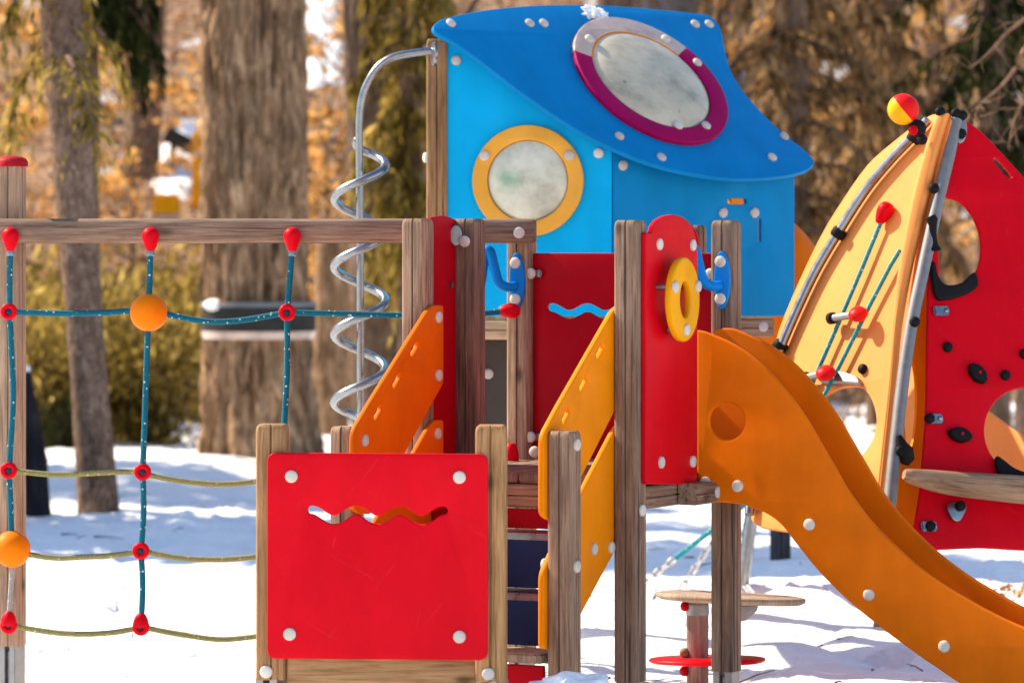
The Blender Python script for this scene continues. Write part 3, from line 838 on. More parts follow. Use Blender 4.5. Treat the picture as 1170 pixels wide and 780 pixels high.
# round window on the roof: red ring with sky sheen in its colour, frosted upper arc, cloudy bubble
cR = MRf.inverted() @ onplane(741.5, 95, MRf.translation, nRf)
ro, ri = .405, .312
MRw = MRf @ Matrix.Translation((cR.x, cR.y, 0))
def arcplate(ro_, ri_, a0, a1, n=48):
    return circ(0, 0, ro_, None, n, a0, a1) + circ(0, 0, ri_, None, n, a0, a1)[::-1]
lo = MRw.inverted() @ onplane(652, 62, MRw.translation, nRf); hi = MRw.inverted() @ onplane(777, 64, MRw.translation, nRf)
aL = math.degrees(math.atan2(lo.y, lo.x)) % 360; aH = math.degrees(math.atan2(hi.y, hi.x)) % 360
if aL < aH: aL += 360
wr = add('window_ring', platemesh(arcplate(ro, ri, aL, aH + 360), .03, .006), SKY_RED, look, MRw @ Matrix.Translation((0, 0, .03)))
wf = add('window_arc', platemesh(arcplate(ro, ri - .0, aH + .3, aL - .3), .03, .006), FROST, look, MRw @ Matrix.Translation((0, 0, .028)), label='frost-covered grey upper arc of the roof window ring')
add('window_rim', platemesh(arcplate(ri + .004, ri - .022, aH, aL), .022, .004), AMBER, look, MRw @ Matrix.Translation((0, 0, .024)))
dome = [(ri * math.cos(t), .012 + .05 * math.sin(t)) for t in [math.pi / 2 * k / 10 for k in range(11)]]
add('window', lathemesh([(ri, .002)] + dome[:-1] + [(.004, .062)], 48, 80), PLEX2, look, MRw)
for (x, y) in [(670, 50), (757, 50), (793, 77), (771, 149), (803, 149)]:
    add('bolt_cap', BOLT, None, wr, uvpt(MRf, x, y, .03))
# snow caught above the ring
bm = bmesh.new(); bmesh.ops.create_icosphere(bm, subdivisions=5, radius=1)
MSc = uvpt(MRf, 681, 18, .0)
for v in bm.verts:
    k = 1 + .9 * noise.noise(v.co * 2.3 + V((3, 1, 0))) + .5 * noise.noise(v.co * 6)
    v.co = MSc @ V((v.co.x * .055 * k, v.co.y * .05 * k, max(-.004, v.co.z * .016 * k)))
add('snow_clump', from_bm(bm, 180), SNOW, None, label='little clump of snow stuck on the blue roof above its round window', cat='snow clump')
# walls
nL = nrm(0); nL = V((-(LB - LA).y, (LB - LA).x, 0)).normalized() * -1
if nL.y > 0: nL = -nL
MWL = frame(LB, nL)
wallL = [(508, 361), (508, 37), (540, 48), (560, 62), (620, 104), (660, 130), (699, 153), (699, 361)]
ringc = uv(MWL, [(603.5, 206.5)])[0]
rw = .253; rwi = .184
wl_ = add('wall', platemesh(uv(MWL, wallL), .022, .004, [circ(ringc[0], ringc[1], rwi - .008)]), LIT_BLUE, look, MWL, label='blue wall coloured as if lit with a yellow round window')
MRg = MWL @ Matrix.Translation((ringc[0], ringc[1], 0))
wy = add('window_ring', platemesh(circ(0, 0, rw, None, 56), .026, .006, [circ(0, 0, rwi, None, 56)]), YELLOW, wl_, MRg @ Matrix.Translation((0, 0, .026)))
dome = [(rwi * math.cos(t), .006 + .03 * math.sin(t)) for t in [math.pi / 2 * k / 10 for k in range(11)]]
add('window', lathemesh([(rwi, -.004)] + dome[:-1] + [(.003, .0365)], 44, 80), PLEX1, wl_, MRg)
for (x, y) in [(554, 178), (651, 178), (603, 263)]:
    add('bolt_cap', BOLT, None, wl_, uvpt(MWL, x, y, .026))
bolts(wl_, MWL, [(521.5, 69), (684, 175)])
nW = V(((LC - LB).y, -(LC - LB).x, 0)).normalized()
MWR = frame(LB, nW)
wallR = [(701, 361), (701, 155), (750, 171), (800, 180), (850, 184), (908, 181), (908, 361)]
hs = uv(MWR, rounded([(832, 233), (832, 227), (853, 227), (853, 233)], 2, 3)); hs2 = uv(MWR, rounded([(867, 276), (867, 250), (870, 250), (870, 276)], 1, 3))
notch = uv(MWR, rounded([(702, 380), (702, 380.5), (703, 380)], 0))
wr_ = add('wall', platemesh(uv(MWR, wallR), .022, .004, [hs, hs2]), DIM_BLUE, look, MWR, label='blue wall coloured as if shaded with a small slot')
bolts(wr_, MWR, [(711.5, 189), (826, 243), (862, 243)])
tt = uvpt(MWR, 842, 230, -.012)
add('peg', boxmesh(.075, .03, .03, .004), AMBER, wr_, tt)
# posts, deck, beams
lp1 = V((P(500, 0, 18.79).x, 18.80, 0))
RL = Matrix.Rotation(R(-4), 4, 'Z')
post(look, lp1, .0, P(0, 45, 18.8).z, .095, WOODW, RL)
zdk = P(0, 362, 18.9).z
LD = V((LA.x, 20.0, 0)); LE = V((1.42, 20.3, 0))
for c_, zt in ((V((1.0, 19.22, 0)), 2.05), (V((lp1.x + .02, 19.95, 0)), 2.3), (V((1.06, 20.25, 0)), 2.0)):
    post(look, c_, .0, zt, .095, WOOD, RL)
def prism(pts, z0, z1):
    n_ = len(pts)
    v_ = [(p.x, p.y, z0) for p in pts] + [(p.x, p.y, z1) for p in pts]
    f_ = [tuple(range(n_))[::-1], tuple(range(n_, 2 * n_))] + [(i, (i + 1) % n_, n_ + (i + 1) % n_, n_ + i) for i in range(n_)]
    return mesh(v_, f_, 30)
ins = .03
add('deck', prism([LA + V((.06, .03, 0)), LB + V((0, .03, 0)), LC + V((-.1, .03, 0)), V((1.26, 20.2, 0)), V((lp1.x + .1, 19.9, 0))], zdk - .012, zdk + .02), WOODP, look)
zb = P(0, 376, 19).z
beam(look, LA + V((.07, .05, zb)), LB + V((.02, .05, zb)), .085, mat=WOODP)
bj = beam(look, LB + V((.04, .07, zb)), LC + V((-.12, .07, zb)), .085)
boltat(bj, P(872, 373, 19.13), nW)
lw = add('lower_panel', platemesh(uv(frame(V((0, 18.9, 0)), nrm(0)), [(505, 600), (505, 381), (690, 381), (690, 600)]), .022, .004), NAVYB if False else plastic('dark_brown_panel', (.085, .07, .062), .5, .2), look, frame(V((0, 18.9, 0)), nrm(0)))
for x in (540, 558): boltat(lw, P(x, 427, 18.9), nrm(0))
sw = add('side_wall', boxmesh(.022, 1.05, .62, .004), LIT_BLUE, look, Matrix.Translation((P(490.5, 0, 19.0).x, 19.46, P(0, 250, 19.2).z)))
boltat(sw, P(487.5, 180, 18.98) + V((-.004, .03, 0)), V((-1, -.3, 0)).normalized())
# back wall so the house is closed behind
add('back_wall', platemesh([(-.0, zdk), (1.5, zdk), (1.5, zdk + .55), (0, zdk + .75)], .022, .004), DIM_BLUE, look, frame(V((lp1.x + .1, 20.22, 0)), nrm(0)))

# ------------------------------------------------------------------ tube slide behind the lookout
tb = root('tube_slide', 'orange tube slide bulging out behind the blue lookout house', 'slide', (1.9, 20.2, 0))
tp = [V((.95, 20.1, 1.75)), V((1.08, 20.1, 1.74)), V((1.24, 20.12, 1.68)), V((1.34, 20.15, 1.5)), V((1.35, 20.25, 1.25)), V((1.32, 20.4, 1.0)), V((1.28, 20.65, .82)), V((1.26, 21.0, .72)), V((1.25, 21.4, .68))]
tpts = catmull([tuple(q_) for q_ in tp], 6, False)
bmt = bmesh.new(); bmt.from_mesh(tubemesh(tpts, .225, 28, caps=False)); bmesh.ops.solidify(bmt, geom=bmt.faces[:], thickness=.012)
add('tube', from_bm(bmt, 60), SLIDE, tb)
ih = 24; ph = V(tpts[ih]); tg = (V(tpts[ih + 1]) - V(tpts[ih - 1])).normalized()
add('flange', lathemesh([(.22, -.02), (.255, -.02), (.255, .02), (.22, .02)], 32), SLIDE, tb, along(ph, ph + tg))

# ------------------------------------------------------------------ spiral climbing pole
DP = 18.62
spi = root('spiral_pole', 'bent steel pole with a steel spiral wound around it beside the blue house', 'climbing pole', P(412, 0, DP)[:2] + (0,))
pole_px = [(412, 745), (412, 600), (412, 450), (411.5, 300), (410.5, 180), (410.5, 140), (413, 115), (420, 95), (432, 77), (448, 66), (470, 61), (497, 58)]
add('pole', tubemesh(catmull([tuple(P(x, y, DP)) for x, y in pole_px], 6, False), .0175, 14), STEEL, spi)
add('flange', lathemesh([(.012, -.01), (.055, -.01), (.055, .0), (.03, .01)], 20), STEEL, spi, frame(P(495, 62, DP), V((-1, -.2, 0)).normalized()))
hp = []
cx_ = P(411, 0, DP).x; y0, y1 = 160, 485
n_t = (y1 - 189) / 76.8
for i in range(0, 330):
    ypx = y0 + (y1 - y0) * i / 329
    ph_ = 2 * math.pi * (ypx - 189) / 77.3      # 0 = right side
    rr_ = .115 * min(1, .12 + i / 16, .12 + (329 - i) / 16)
    zz = P(0, ypx, DP).z
    hp.append((cx_ + rr_ * math.cos(ph_), DP - rr_ * math.sin(ph_), zz))
add('spiral', tubemesh(hp, .0195, 12), STEEL, spi)

# ------------------------------------------------------------------ climbing dome (right)
AP = P(1078, 134, 17.6)
nY = nrm(-55, 20)
cf = root('climbing_dome', 'pointed climbing frame of curved yellow and red panels with steel ridge pipes', 'climbing frame', P(1060, 740, 17.6)[:])
MY = frame(AP, nY)
yel_px = [(1064, 131), (1079, 131), (1086, 136), (1084, 150), (1067, 235), (1046, 330), (1028, 430), (1013, 548), (1005, 575), (985, 600), (930, 608), (890, 606), (862, 598), (858, 575), (868, 480), (884, 396), (903, 343), (936, 272), (962, 229), (991, 188), (1020, 162), (1042, 145)]
holeY = catmull(uv(MY, [(930, 462), (948, 447), (968, 441), (986, 444), (997, 460), (1001, 485), (993, 508), (975, 527), (950, 535), (930, 520), (922, 490)]), 4)
yp = add('panel', platemesh(catmull(uv(MY, yel_px), 3), .024, .006, [holeY]), DOMEY, cf, MY, label='large yellow panel with a rounded opening at its foot')
def pipe_on(M, px, rad, off, parent, mat=STEEL, name='pipe', n=5):
    pts = [tuple(uvpt(M, x, y, off).translation) for x, y in px]
    return add(name, tubemesh(catmull(pts, n, False), rad, 12), mat, parent)
pipe_on(MY, [(1066, 140), (1050, 158), (1024, 185), (995, 220), (964, 268), (938, 312), (915, 360), (898, 400), (880, 450), (868, 520), (862, 590)], .021, .03, cf)
for (x, y) in ((1051, 160), (964, 269), (897, 398)):
    add('clamp', lathemesh([(.03, -.02), (.034, -.01), (.034, .01), (.03, .02)], 14), BLACK, cf, uvpt(MY, x, y, .03) @ Matrix.Rotation(R(60), 4, 'Z') @ Matrix.Rotation(R(90), 4, 'Y'))
# thick yellow ridge board and grey ridge pipe
def strip(px_l, px_r, M, th, mat, parent, name, off=0, label=None):
    l_ = catmull(uv(M, px_l), 6, False); r_ = catmull(uv(M, px_r), 6, False)
    return add(name, platemesh(l_ + r_[::-1], th, .02), mat, parent, M @ Matrix.Translation((0, 0, off)), label=label)
MRd = frame(uvpt(MY, 1060, 300, .0).translation, nrm(-18, 22))
strip([(1071, 131), (1055, 179), (1040, 239), (1027, 309), (1019.5, 372), (1014, 443), (1003, 551), (1001, 575)], [(1085, 131), (1071, 179), (1057, 239), (1041, 309), (1030, 372), (1023, 443), (1011, 551), (1009, 575)], MRd, .07, DOMEY, cf, 'ridge', .03)
MP_ = frame(uvpt(MY, 1060, 300, .0).translation + V((.03, .03, 0)), nrm(10, 20))
pipe_on(MP_, [(1090, 140), (1082, 180), (1068, 239), (1053, 309), (1039, 375), (1029, 443), (1017, 551), (1009, 640), (1003, 720)], .027, .03, cf, GREYP)
for (x, y) in ((1063, 221), (1041, 373), (1025, 520)):
    add('bolt_knob', BOLTB, None, cf, uvpt(MP_, x, y, .055))
# small yellow board between the ridge and the red panel
n3 = nrm(20, 18)
MRed = frame(uvpt(MY, 1070, 300, -.09).translation + V((0, .06, 0)), n3)
nP = V((MP_[0][2], MP_[1][2], MP_[2][2]))
MYs = frame(P(1036, 450, onplane(1036, 450, MP_.translation, nP).y + .16), nrm(30, 14))
hy = catmull(uv(MYs, [(1041, 408), (1046, 425), (1048, 455), (1046, 490), (1041, 512), (1036, 505), (1034, 470), (1036, 430)]), 4)
ys = add('panel', platemesh(catmull(uv(MYs, [(1074, 235), (1069, 300), (1066, 380), (1063, 480), (1058, 560), (1052, 606), (1030, 622), (1012, 612), (1014, 560), (1019, 500), (1027, 430), (1038, 365), (1054, 285), (1067, 236)]), 3), .022, .005, [hy]), AMBER, cf, MYs, label='narrow amber panel behind the ridge pipe')
# red panel
red_px = [(1088, 137), (1102, 137), (1122, 151), (1146, 176), (1172, 205), (1215, 262), (1258, 350), (1282, 450), (1288, 560), (1286, 632), (1200, 629), (1120, 625), (1049, 622), (1052, 560), (1058, 480), (1060, 380), (1061, 320), (1064, 230), (1076, 165)]
h1 = catmull(uv(MRed, [(1074, 228), (1086, 226), (1101, 233), (1114, 250), (1121, 273), (1120, 298), (1111, 316), (1091, 325), (1076, 324), (1073, 300), (1072, 260)]), 4)
h2 = uv(MRed, circ(1174, 492, 49, 50, 48))
h3 = catmull(uv(MRed, [(1136, 181), (1141, 182), (1156, 199), (1156, 203), (1151, 202), (1137, 186)]), 3)
rp = add('panel', platemesh(catmull(uv(MRed, red_px), 3), .024, .006, [h1, h2, h3]), RED, cf, MRed, label='red panel with large round holes')
def onred(name, px, th, off, mat=BLACK, M=MRed, parent=None, sm=4, bev=.005):
    return add(name, platemesh(catmull(uv(M, px), sm), th, bev), mat, parent or cf, M @ Matrix.Translation((0, 0, off)))
onred('grip', [(1061, 303), (1066, 302), (1069, 316), (1078, 327), (1096, 325), (1110, 313), (1115, 323), (1112, 332), (1096, 340), (1078, 344), (1068, 342), (1063, 325)], .03, .03, parent=rp, bev=.008)
onred('grip', [(1136, 523), (1143, 526), (1158, 537), (1180, 543), (1200, 540), (1206, 548), (1190, 556), (1166, 555), (1147, 548), (1137, 538)], .03, .03, parent=rp, bev=.008)
for (x, y, rx, ry, an) in ((1115, 428, 14, 7.5, -50), (1095, 498, 14, 8, -18)):
    pts = []
    for k in range(24):
        a_ = 2 * math.pi * k / 24; u_, v_ = rx * math.cos(a_) * (1 - .12 * math.sin(2 * a_) ** 2), ry * math.sin(a_)
        ca, sa = math.cos(R(-an)), math.sin(R(-an))
        pts.append((x + u_ * ca - v_ * sa, y + u_ * sa + v_ * ca))
    hg = onred('handhold', pts, .045, .04, parent=rp, sm=2, bev=.014)
    add('screw', lathemesh([(.007, 0), (.006, .004), (.001, .005)], 10), RED, hg, uvpt(MRed, x, y, .041))
for (x, y) in ((1082, 397), (1148, 429), (1170, 405)):
    add('bolt_knob', BOLTB, None, rp, uvpt(MRed, x, y, 0))
for (x, y) in ((1073, 356), (1066, 479), (1059, 602)):
    k_ = add('bracket', boxmesh(.07, .042, .014, .006), STEEL, rp, uvpt(MRed, x + 1, y, .012))
    add('screw', lathemesh([(.011, 0), (.01, .008), (.002, .011)], 12), STEEL, k_, uvpt(MRed, x + 6, y, .018))
    if y > 400: add('bolt_knob', BOLTB, None, k_, uvpt(MRed, x - 6 if y < 560 else x + 2, y, .012))
onred('bracket', [(1079, 577), (1100, 577), (1100, 586), (1094, 596), (1089, 597), (1083, 592)], .014, .03, STEEL, parent=rp, sm=2)
add('screw', BOLTB, None, rp, uvpt(MRed, 1093, 580, .03))
# apex plates
ax = add('apex_plate', platemesh(catmull(uv(MRed, [(1083, 132), (1094, 132), (1099, 145), (1099, 160), (1092, 168), (1084, 160)]), 3), .02, .006), DSTEEL, cf, MRed @ Matrix.Translation((0, 0, .05)))
for (x, y) in ((1086, 135), (1093, 137), (1092, 158), (1068, 133)):
    add('bolt_knob', BOLTB, None, ax, uvpt(MRed, x, y, .05))
# black grips on the pipe
def lump_grip(px, rad, dd):
    return add('grip', tubemesh(catmull([tuple(P(x, y, dd)) for x, y in px], 4, False), rad, 10), BLACK, cf)
gd = uvpt(MP_, 1066, 265, .06).translation.y
lump_grip([(1062, 246), (1065, 252), (1066, 266), (1065.5, 276), (1066, 285)], [.020] * 5 + [.016] * 5 + [.016] * 3 + [.034, .036, .036, .03], gd) if False else add('grip', tubemesh([P(1063, 247, gd), P(1065, 251, gd), P(1066, 258, gd), P(1066, 270, gd), P(1066, 279, gd), P(1066, 285, gd), P(1066, 287, gd)], [.02, .025, .017, .016, .022, .037, .03], 12), BLACK, cf)
gd2 = uvpt(MP_, 1036, 515, .06).translation.y
add('grip', tubemesh([P(1027, 497, gd2), P(1030, 508, gd2), P(1034, 515, gd2), P(1036, 524, gd2), P(1034, 531, gd2)], [.01, .025, .036, .033, .015], 12), BLACK, cf)
# ropes and rungs on the yellow face
def prope(px, off=.028):
    pts = [tuple(uvpt(MY, x, y, off).translation) for x, y in px]
    return add('rope', tubemesh(pts, .0095, 8), TEALP, cf)
prope([(1013, 254), (990, 310), (960, 380), (938, 430), (918, 480)])
prope([(1034, 288), (1023, 306), (1000, 350), (965, 420), (945, 458), (930, 490)])
prope_cap = add('rope_cap', CAPN, RED, cf, uvpt(MY, 1017, 244, .03) @ Matrix.Rotation(R(-20), 4, 'Z') @ Matrix.Rotation(R(-90), 4, 'X') @ Matrix.Scale(1.0, 4))
for (a_, b_) in (((960, 368), (994, 365)), ((930, 436), (957, 432))):
    pa_ = uvpt(MY, a_[0], a_[1], .05).translation; pb_ = uvpt(MY, b_[0], b_[1], .07).translation
    rg_ = add('rung', tubemesh([pa_, pb_], .016, 12), DSTEEL, cf)
    add('end_cap', lathemesh([(.018, -.02), (.026, -.01), (.026, .012), (.018, .02)], 14), BLACK, rg_, along(pa_, pb_))
    add('end_cap', lathemesh([(.004, -.026), (.03, -.02), (.042, -.006), (.042, .006), (.03, .02), (.004, .026)], 20, 80), BALLR, rg_, along(pb_, pb_ + V((-.25, -.55, .8))))
add('bolt_knob', BOLTB, None, yp, uvpt(MY, 987, 422, .0))
# shelf at the head of the opening
onred('grip', [(940, 430), (962, 426), (982, 432), (986, 440), (970, 439), (945, 440)], .05, .03, DSTEEL, MY, yp, 3)
# log rail in front of the red panel
lg = [uvpt(MRed, x, y, .13).translation for x, y in ((1018, 551), (1040, 556), (1080, 562), (1170, 570), (1290, 580))]
MLg = along(lg[0], lg[-1])
lgp = catmull([tuple(MLg.inverted() @ q_) for q_ in lg], 5, False)
add('log_rail', tubemesh(lgp, [.02, .025, .03, .033, .036, .039, .042, .045, .047, .049, .051, .053, .055, .057, .059] + [.061] * 6, 18), LOGM, cf, MLg)
# yellow panel on the far side of the frame
MBk = frame(P(1100, 500, 18.75), nrm(-48, 15))
add('panel', platemesh(uv(MBk, [(1010, 600), (1010, 380), (1050, 400), (1127, 468), (1180, 506), (1240, 560), (1240, 615)]), .022, .005), DOMEY, cf, MBk, label='yellow panel at the back of the frame')
# legs hidden behind
for (x, dd) in ((1275, 17.9), (1180, 18.6)):
    a_ = P(x, 590 if x > 900 else 585, dd); add('leg', tubemesh([a_, V((a_.x, a_.y, -.25))], .03, 12), STEEL, cf)
# two-tone ball on a black clamp
bc = P(1032, 125, 17.5)
bt = add('ball', ballmesh(18 / F * 17.5), None, cf, Matrix.Translation(bc))
bt.data.materials.append(BALLR); bt.data.materials.append(BALLY)
dv = V((-.76, .12, -.62)).normalized()
for p in bt.data.polygons:
    p.material_index = 1 if p.center.z > 0 else 0
bt.matrix_local = W[cf].inverted() @ along(bc, bc + dv)
add('clamp', ballmesh(10.5 / F * 17.5), BLACK, cf, Matrix.Translation(P(1048, 147, 17.5)))
add('clamp_cap', lathemesh([(.022, 0), (.02, .012), (.008, .02), (.002, .021)], 16, 60), RED, cf, frame(P(1044, 149, 17.47), nrm(-40)))
add('bolt_knob', BOLTB, None, cf, frame(P(1054, 160, 17.42), nrm(-20, 20)))

# ------------------------------------------------------------------ step post with two discs
D5 = 17.65
st = root('step_post', 'log post carrying a wooden disc seat above a red disc step, behind the tower leg', 'step post', P(797, 0, D5)[:2] + (gz(.8, D5),))
lpz0 = -.3; c5 = P(797, 0, D5)
add('post', lathemesh([(.047, lpz0), (.047, .2), (.046, P(0, 684, D5).z)], 20), LOGR if False else timber('reddish_log', (.16, .085, .07), (.32, .20, .17), (.46, .33, .28)), st, Matrix.Translation((c5.x, D5, 0)))
add('band', lathemesh([(.0495, P(0, 702, D5).z), (.0495, P(0, 690, D5).z)], 20), DSTEEL, st, Matrix.Translation((c5.x, D5, 0)))
def disc(x, y, r, th, mat, tilt, dd, name):
    M = Matrix.Translation(P(x, y, dd)) @ Matrix.Rotation(R(tilt), 4, 'Y') @ Matrix.Rotation(R(-2.2), 4, 'X')
    return add(name, lathemesh([(r * .93, -th), (r * .99, -th * .7), (r, -th * .4), (r * .985, -th * .1), (r * .95, 0), (.01, .002)], 40, 50), mat, st, M)
disc(835, 679, 86 / F * D5, .03, SEATW, 2.6, D5, 'seat')
disc(808, 751, 67 / F * D5, .022, RED, -.5, D5, 'step')
add('bracket', prism([V((0, 0, 0))] * 0 + [V((-.035, -.035, 0)), V((.035, -.035, 0)), V((.035, .035, 0)), V((-.035, .035, 0))], -.004, .004), DSTEEL, st, Matrix.Translation(P(852, 693, D5 - .02)))
brk = add('bracket', platemesh([(0, 0), (0, .095), (.10, .095), (.085, .05), (.04, .01)], .012, .002), DSTEEL, st, frame(P(842, 711, D5 - .05), nrm(0)))
KNB = lathemesh([(.010, -.010), (.017, -.007), (.017, .007), (.011, .015), (.003, .018)], 14, 70)
for (x, y, m_) in ((773, 692, SHADE_RED), (774, 745, WOOD), (774, 766, SHADE_RED)):
    add('knob', KNB.copy(), m_, st, frame(V((c5.x - .052 if y < 700 else c5.x - .056, D5 - .012, P(x, y, D5).z)), V((-1, -.25, 0)).normalized()) @ Matrix.Scale(1.25, 4))

# ------------------------------------------------------------------ rope-and-chain anchors with a leaning pole
D6 = 21.2
an = root('anchored_ropes', 'leaning steel pole with teal ropes chained down to the snow behind the tower', 'rope anchor', P(846, 0, D6)[:2] + (0,))
add('pole', tubemesh([P(845, 690, D6), P(857, 600, D6), P(886, 440, D6)], .036, 14), STEEL, an)
def chain(a_, b_, link=.055):
    n_ = max(2, int((b_ - a_).length / (link * .72)))
    parts = []
    for i in range(n_):
        c = a_.lerp(b_, (i + .5) / n_)
        M = along(c, b_); 
        pts = [(.015 * math.cos(t) , 0, (.5 * link - .015) * (1 if math.sin(t) > 0 else -1) + .015 * math.sin(t)) for t in [2 * math.pi * k / 14 + .01 for k in range(14)]]
        parts.append((tubemesh(pts, .0058, 6, closed=True), M @ Matrix.Rotation(R(90 * (i % 2) + 20), 4, 'Z')))
    return join(parts)
for (g_, m_, t_) in (((716, 682), (771, 638), (872, 560)), ((778, 673), (812, 622), (872, 540))):
    ga, ma, ta = P(*g_, D6), P(*m_, D6), P(*t_, D6)
    add('chain', chain(ga, ma), CHAIN, an)
    add('rope', tubemesh([ma, ta], .013, 8), TEALP, an)

# ------------------------------------------------------------------ bollard far right of the stool
bd = 23.3
bz = gz(1.5, bd)
bo = root('bollard', 'dark square post standing in the snow beyond the slide', 'post', (P(891.5, 0, bd).x, bd, bz))
add('post', postmesh(.112, -.15, .55), timber('dark_timber', (.03, .03, .035), (.06, .06, .068), (.10, .10, .11)), bo, Matrix.Translation((P(891.5, 0, bd).x, bd, bz)))
add('cap', boxmesh(.125, .125, .02, .004), DSTEEL, bo, Matrix.Translation((P(891.5, 0, bd).x, bd, bz + .562)))

# ------------------------------------------------------------------ trees
def trunkmesh(path, rads, seg=48, rings=90, amp=.05, fk=5.5, kz=.5, seed=0, flare=0):
    path = [V(p) for p in path]
    cum = [0]
    for a_, b_ in zip(path, path[1:]): cum.append(cum[-1] + (b_ - a_).length)
    T = cum[-1]; verts, faces = [], []
    for i in range(rings + 1):
        s_ = T * i / rings
        k = 0
        while k < len(path) - 2 and cum[k + 1] < s_: k += 1
        t = (s_ - cum[k]) / (cum[k + 1] - cum[k])
        c = path[k].lerp(path[k + 1], t); r = rads[k] + (rads[k + 1] - rads[k]) * t
        r *= 1 + flare * math.exp(-s_ / .35)
        for j in range(seg):
            a_ = 2 * math.pi * j / seg
            w = noise.noise(V((math.cos(a_) * fk + seed, math.sin(a_) * fk, s_ * kz)))
            w2 = noise.noise(V((math.cos(a_) * fk * 2.4, math.sin(a_) * fk * 2.4 + seed, s_ * kz * 2.2)))
            w3 = noise.noise(V((math.cos(a_) * 1.2 + seed, math.sin(a_) * 1.2, s_ * .35)))
            rr = r * (1 + amp * ((1 - 2.4 * abs(w)) + .5 * (1 - 2.4 * abs(w2))) + .09 * w3)
            verts.append(c + V((math.cos(a_) * rr, math.sin(a_) * rr, 0)))
    for i in range(rings):
        for j in range(seg):
            l = (j + 1) % seg
            faces.append((i * seg + j, i * seg + l, (i + 1) * seg + l, (i + 1) * seg + j))
    faces.append(tuple(range(rings * seg, (rings + 1) * seg)))
    return mesh(verts, faces, 180)
def branch_pts(p, dr, ln, droop, rnd, n=7, wob=.12):
    pts = [V(p)]; dd = V(dr).normalized()
    for i in range(n):
        dd = (dd + V((rnd.gauss(0, wob), rnd.gauss(0, wob), rnd.gauss(0, wob) - droop / n))).normalized()
        pts.append(pts[-1] + dd * ln / n)
    return pts
def merge_tubes(list_pts_r, seg=5):
    verts, faces = [], []
    for pts, r0, r1 in list_pts_r:
        base = len(verts); n_ = len(pts)
        for i, p in enumerate(pts):
            t = (pts[min(i + 1, n_ - 1)] - pts[max(i - 1, 0)]).normalized()
            a_ = t.cross(V((.3, .2, 1)) if abs(t.z) < .9 else V((1, 0, 0))).normalized(); b_ = t.cross(a_)
            r = r0 + (r1 - r0) * i / (n_ - 1)
            for k in range(seg):
                an_ = 2 * math.pi * k / seg
                verts.append(p + (a_ * math.cos(an_) + b_ * math.sin(an_)) * r)
        for i in range(n_ - 1):
            for k in range(seg):
                l = (k + 1) % seg
                faces.append((base + i * seg + k, base + i * seg + l, base + (i + 1) * seg + l, base + (i + 1) * seg + k))
    return mesh(verts, faces, 180)
def limbs(rnd, zlo, zhi, n, ln, path_at, lift=.5, sub=4, r=.09):
    """bare limbs with forks and twigs"""
    out = []
    for i in range(n):
        z = zlo + (zhi - zlo) * (i + rnd.random()) / n
        az_ = rnd.uniform(0, 2 * math.pi)
        L_ = ln * rnd.uniform(.6, 1.1)
        pts = branch_pts(path_at(z), (math.cos(az_), math.sin(az_), lift * rnd.uniform(.4, 1.3)), L_, -.25, rnd)
        out.append((pts, r * L_ / ln, r * .25))
        for k in range(sub):
            q_ = pts[rnd.randint(2, len(pts) - 1)]
            a2 = az_ + rnd.uniform(-1.1, 1.1)
            p2_ = branch_pts(q_, (math.cos(a2), math.sin(a2), rnd.uniform(-.1, .7)), L_ * rnd.uniform(.3, .6), -.1, rnd, 6, .18)
            out.append((p2_, r * .3, r * .07))
            for m_ in range(3):
                q3 = p2_[rnd.randint(1, 6)]
                a3 = a2 + rnd.uniform(-1, 1)
                out.append((branch_pts(q3, (math.cos(a3), math.sin(a3), rnd.uniform(-.4, .6)), L_ * rnd.uniform(.15, .3), .0, rnd, 4, .2), r * .09, r * .03))
    return out
def quads(cs, rnd, size, asp=1.0, hang=0.0):
    """cs: list of (centre, direction or None)"""
    verts, faces = [], []
    for c, dr in cs:
        s_ = size * rnd.uniform(.6, 1.35)
        if dr is None:
            t = V((rnd.gauss(0, 1), rnd.gauss(0, 1), rnd.gauss(0, 1))).normalized()
        else:
            t = (V(dr) + V((rnd.gauss(0, .25), rnd.gauss(0, .25), rnd.gauss(0, .25)))).normalized()
        o_ = V((rnd.gauss(0, 1), rnd.gauss(0, 1), rnd.gauss(0, 1)))
        b_ = t.cross(o_).normalized() * s_ * .5 / asp
        t = t * s_ * .5
        k = len(verts)
        verts += [c - t, c + b_ * .9 - t * .1, c + t, c - b_ * .9 - t * .1]
        faces.append((k, k + 1, k + 2, k + 3))
    me = bpy.data.meshes.new('m'); me.from_pydata([tuple(v) for v in verts], [], faces); me.update()
    return me
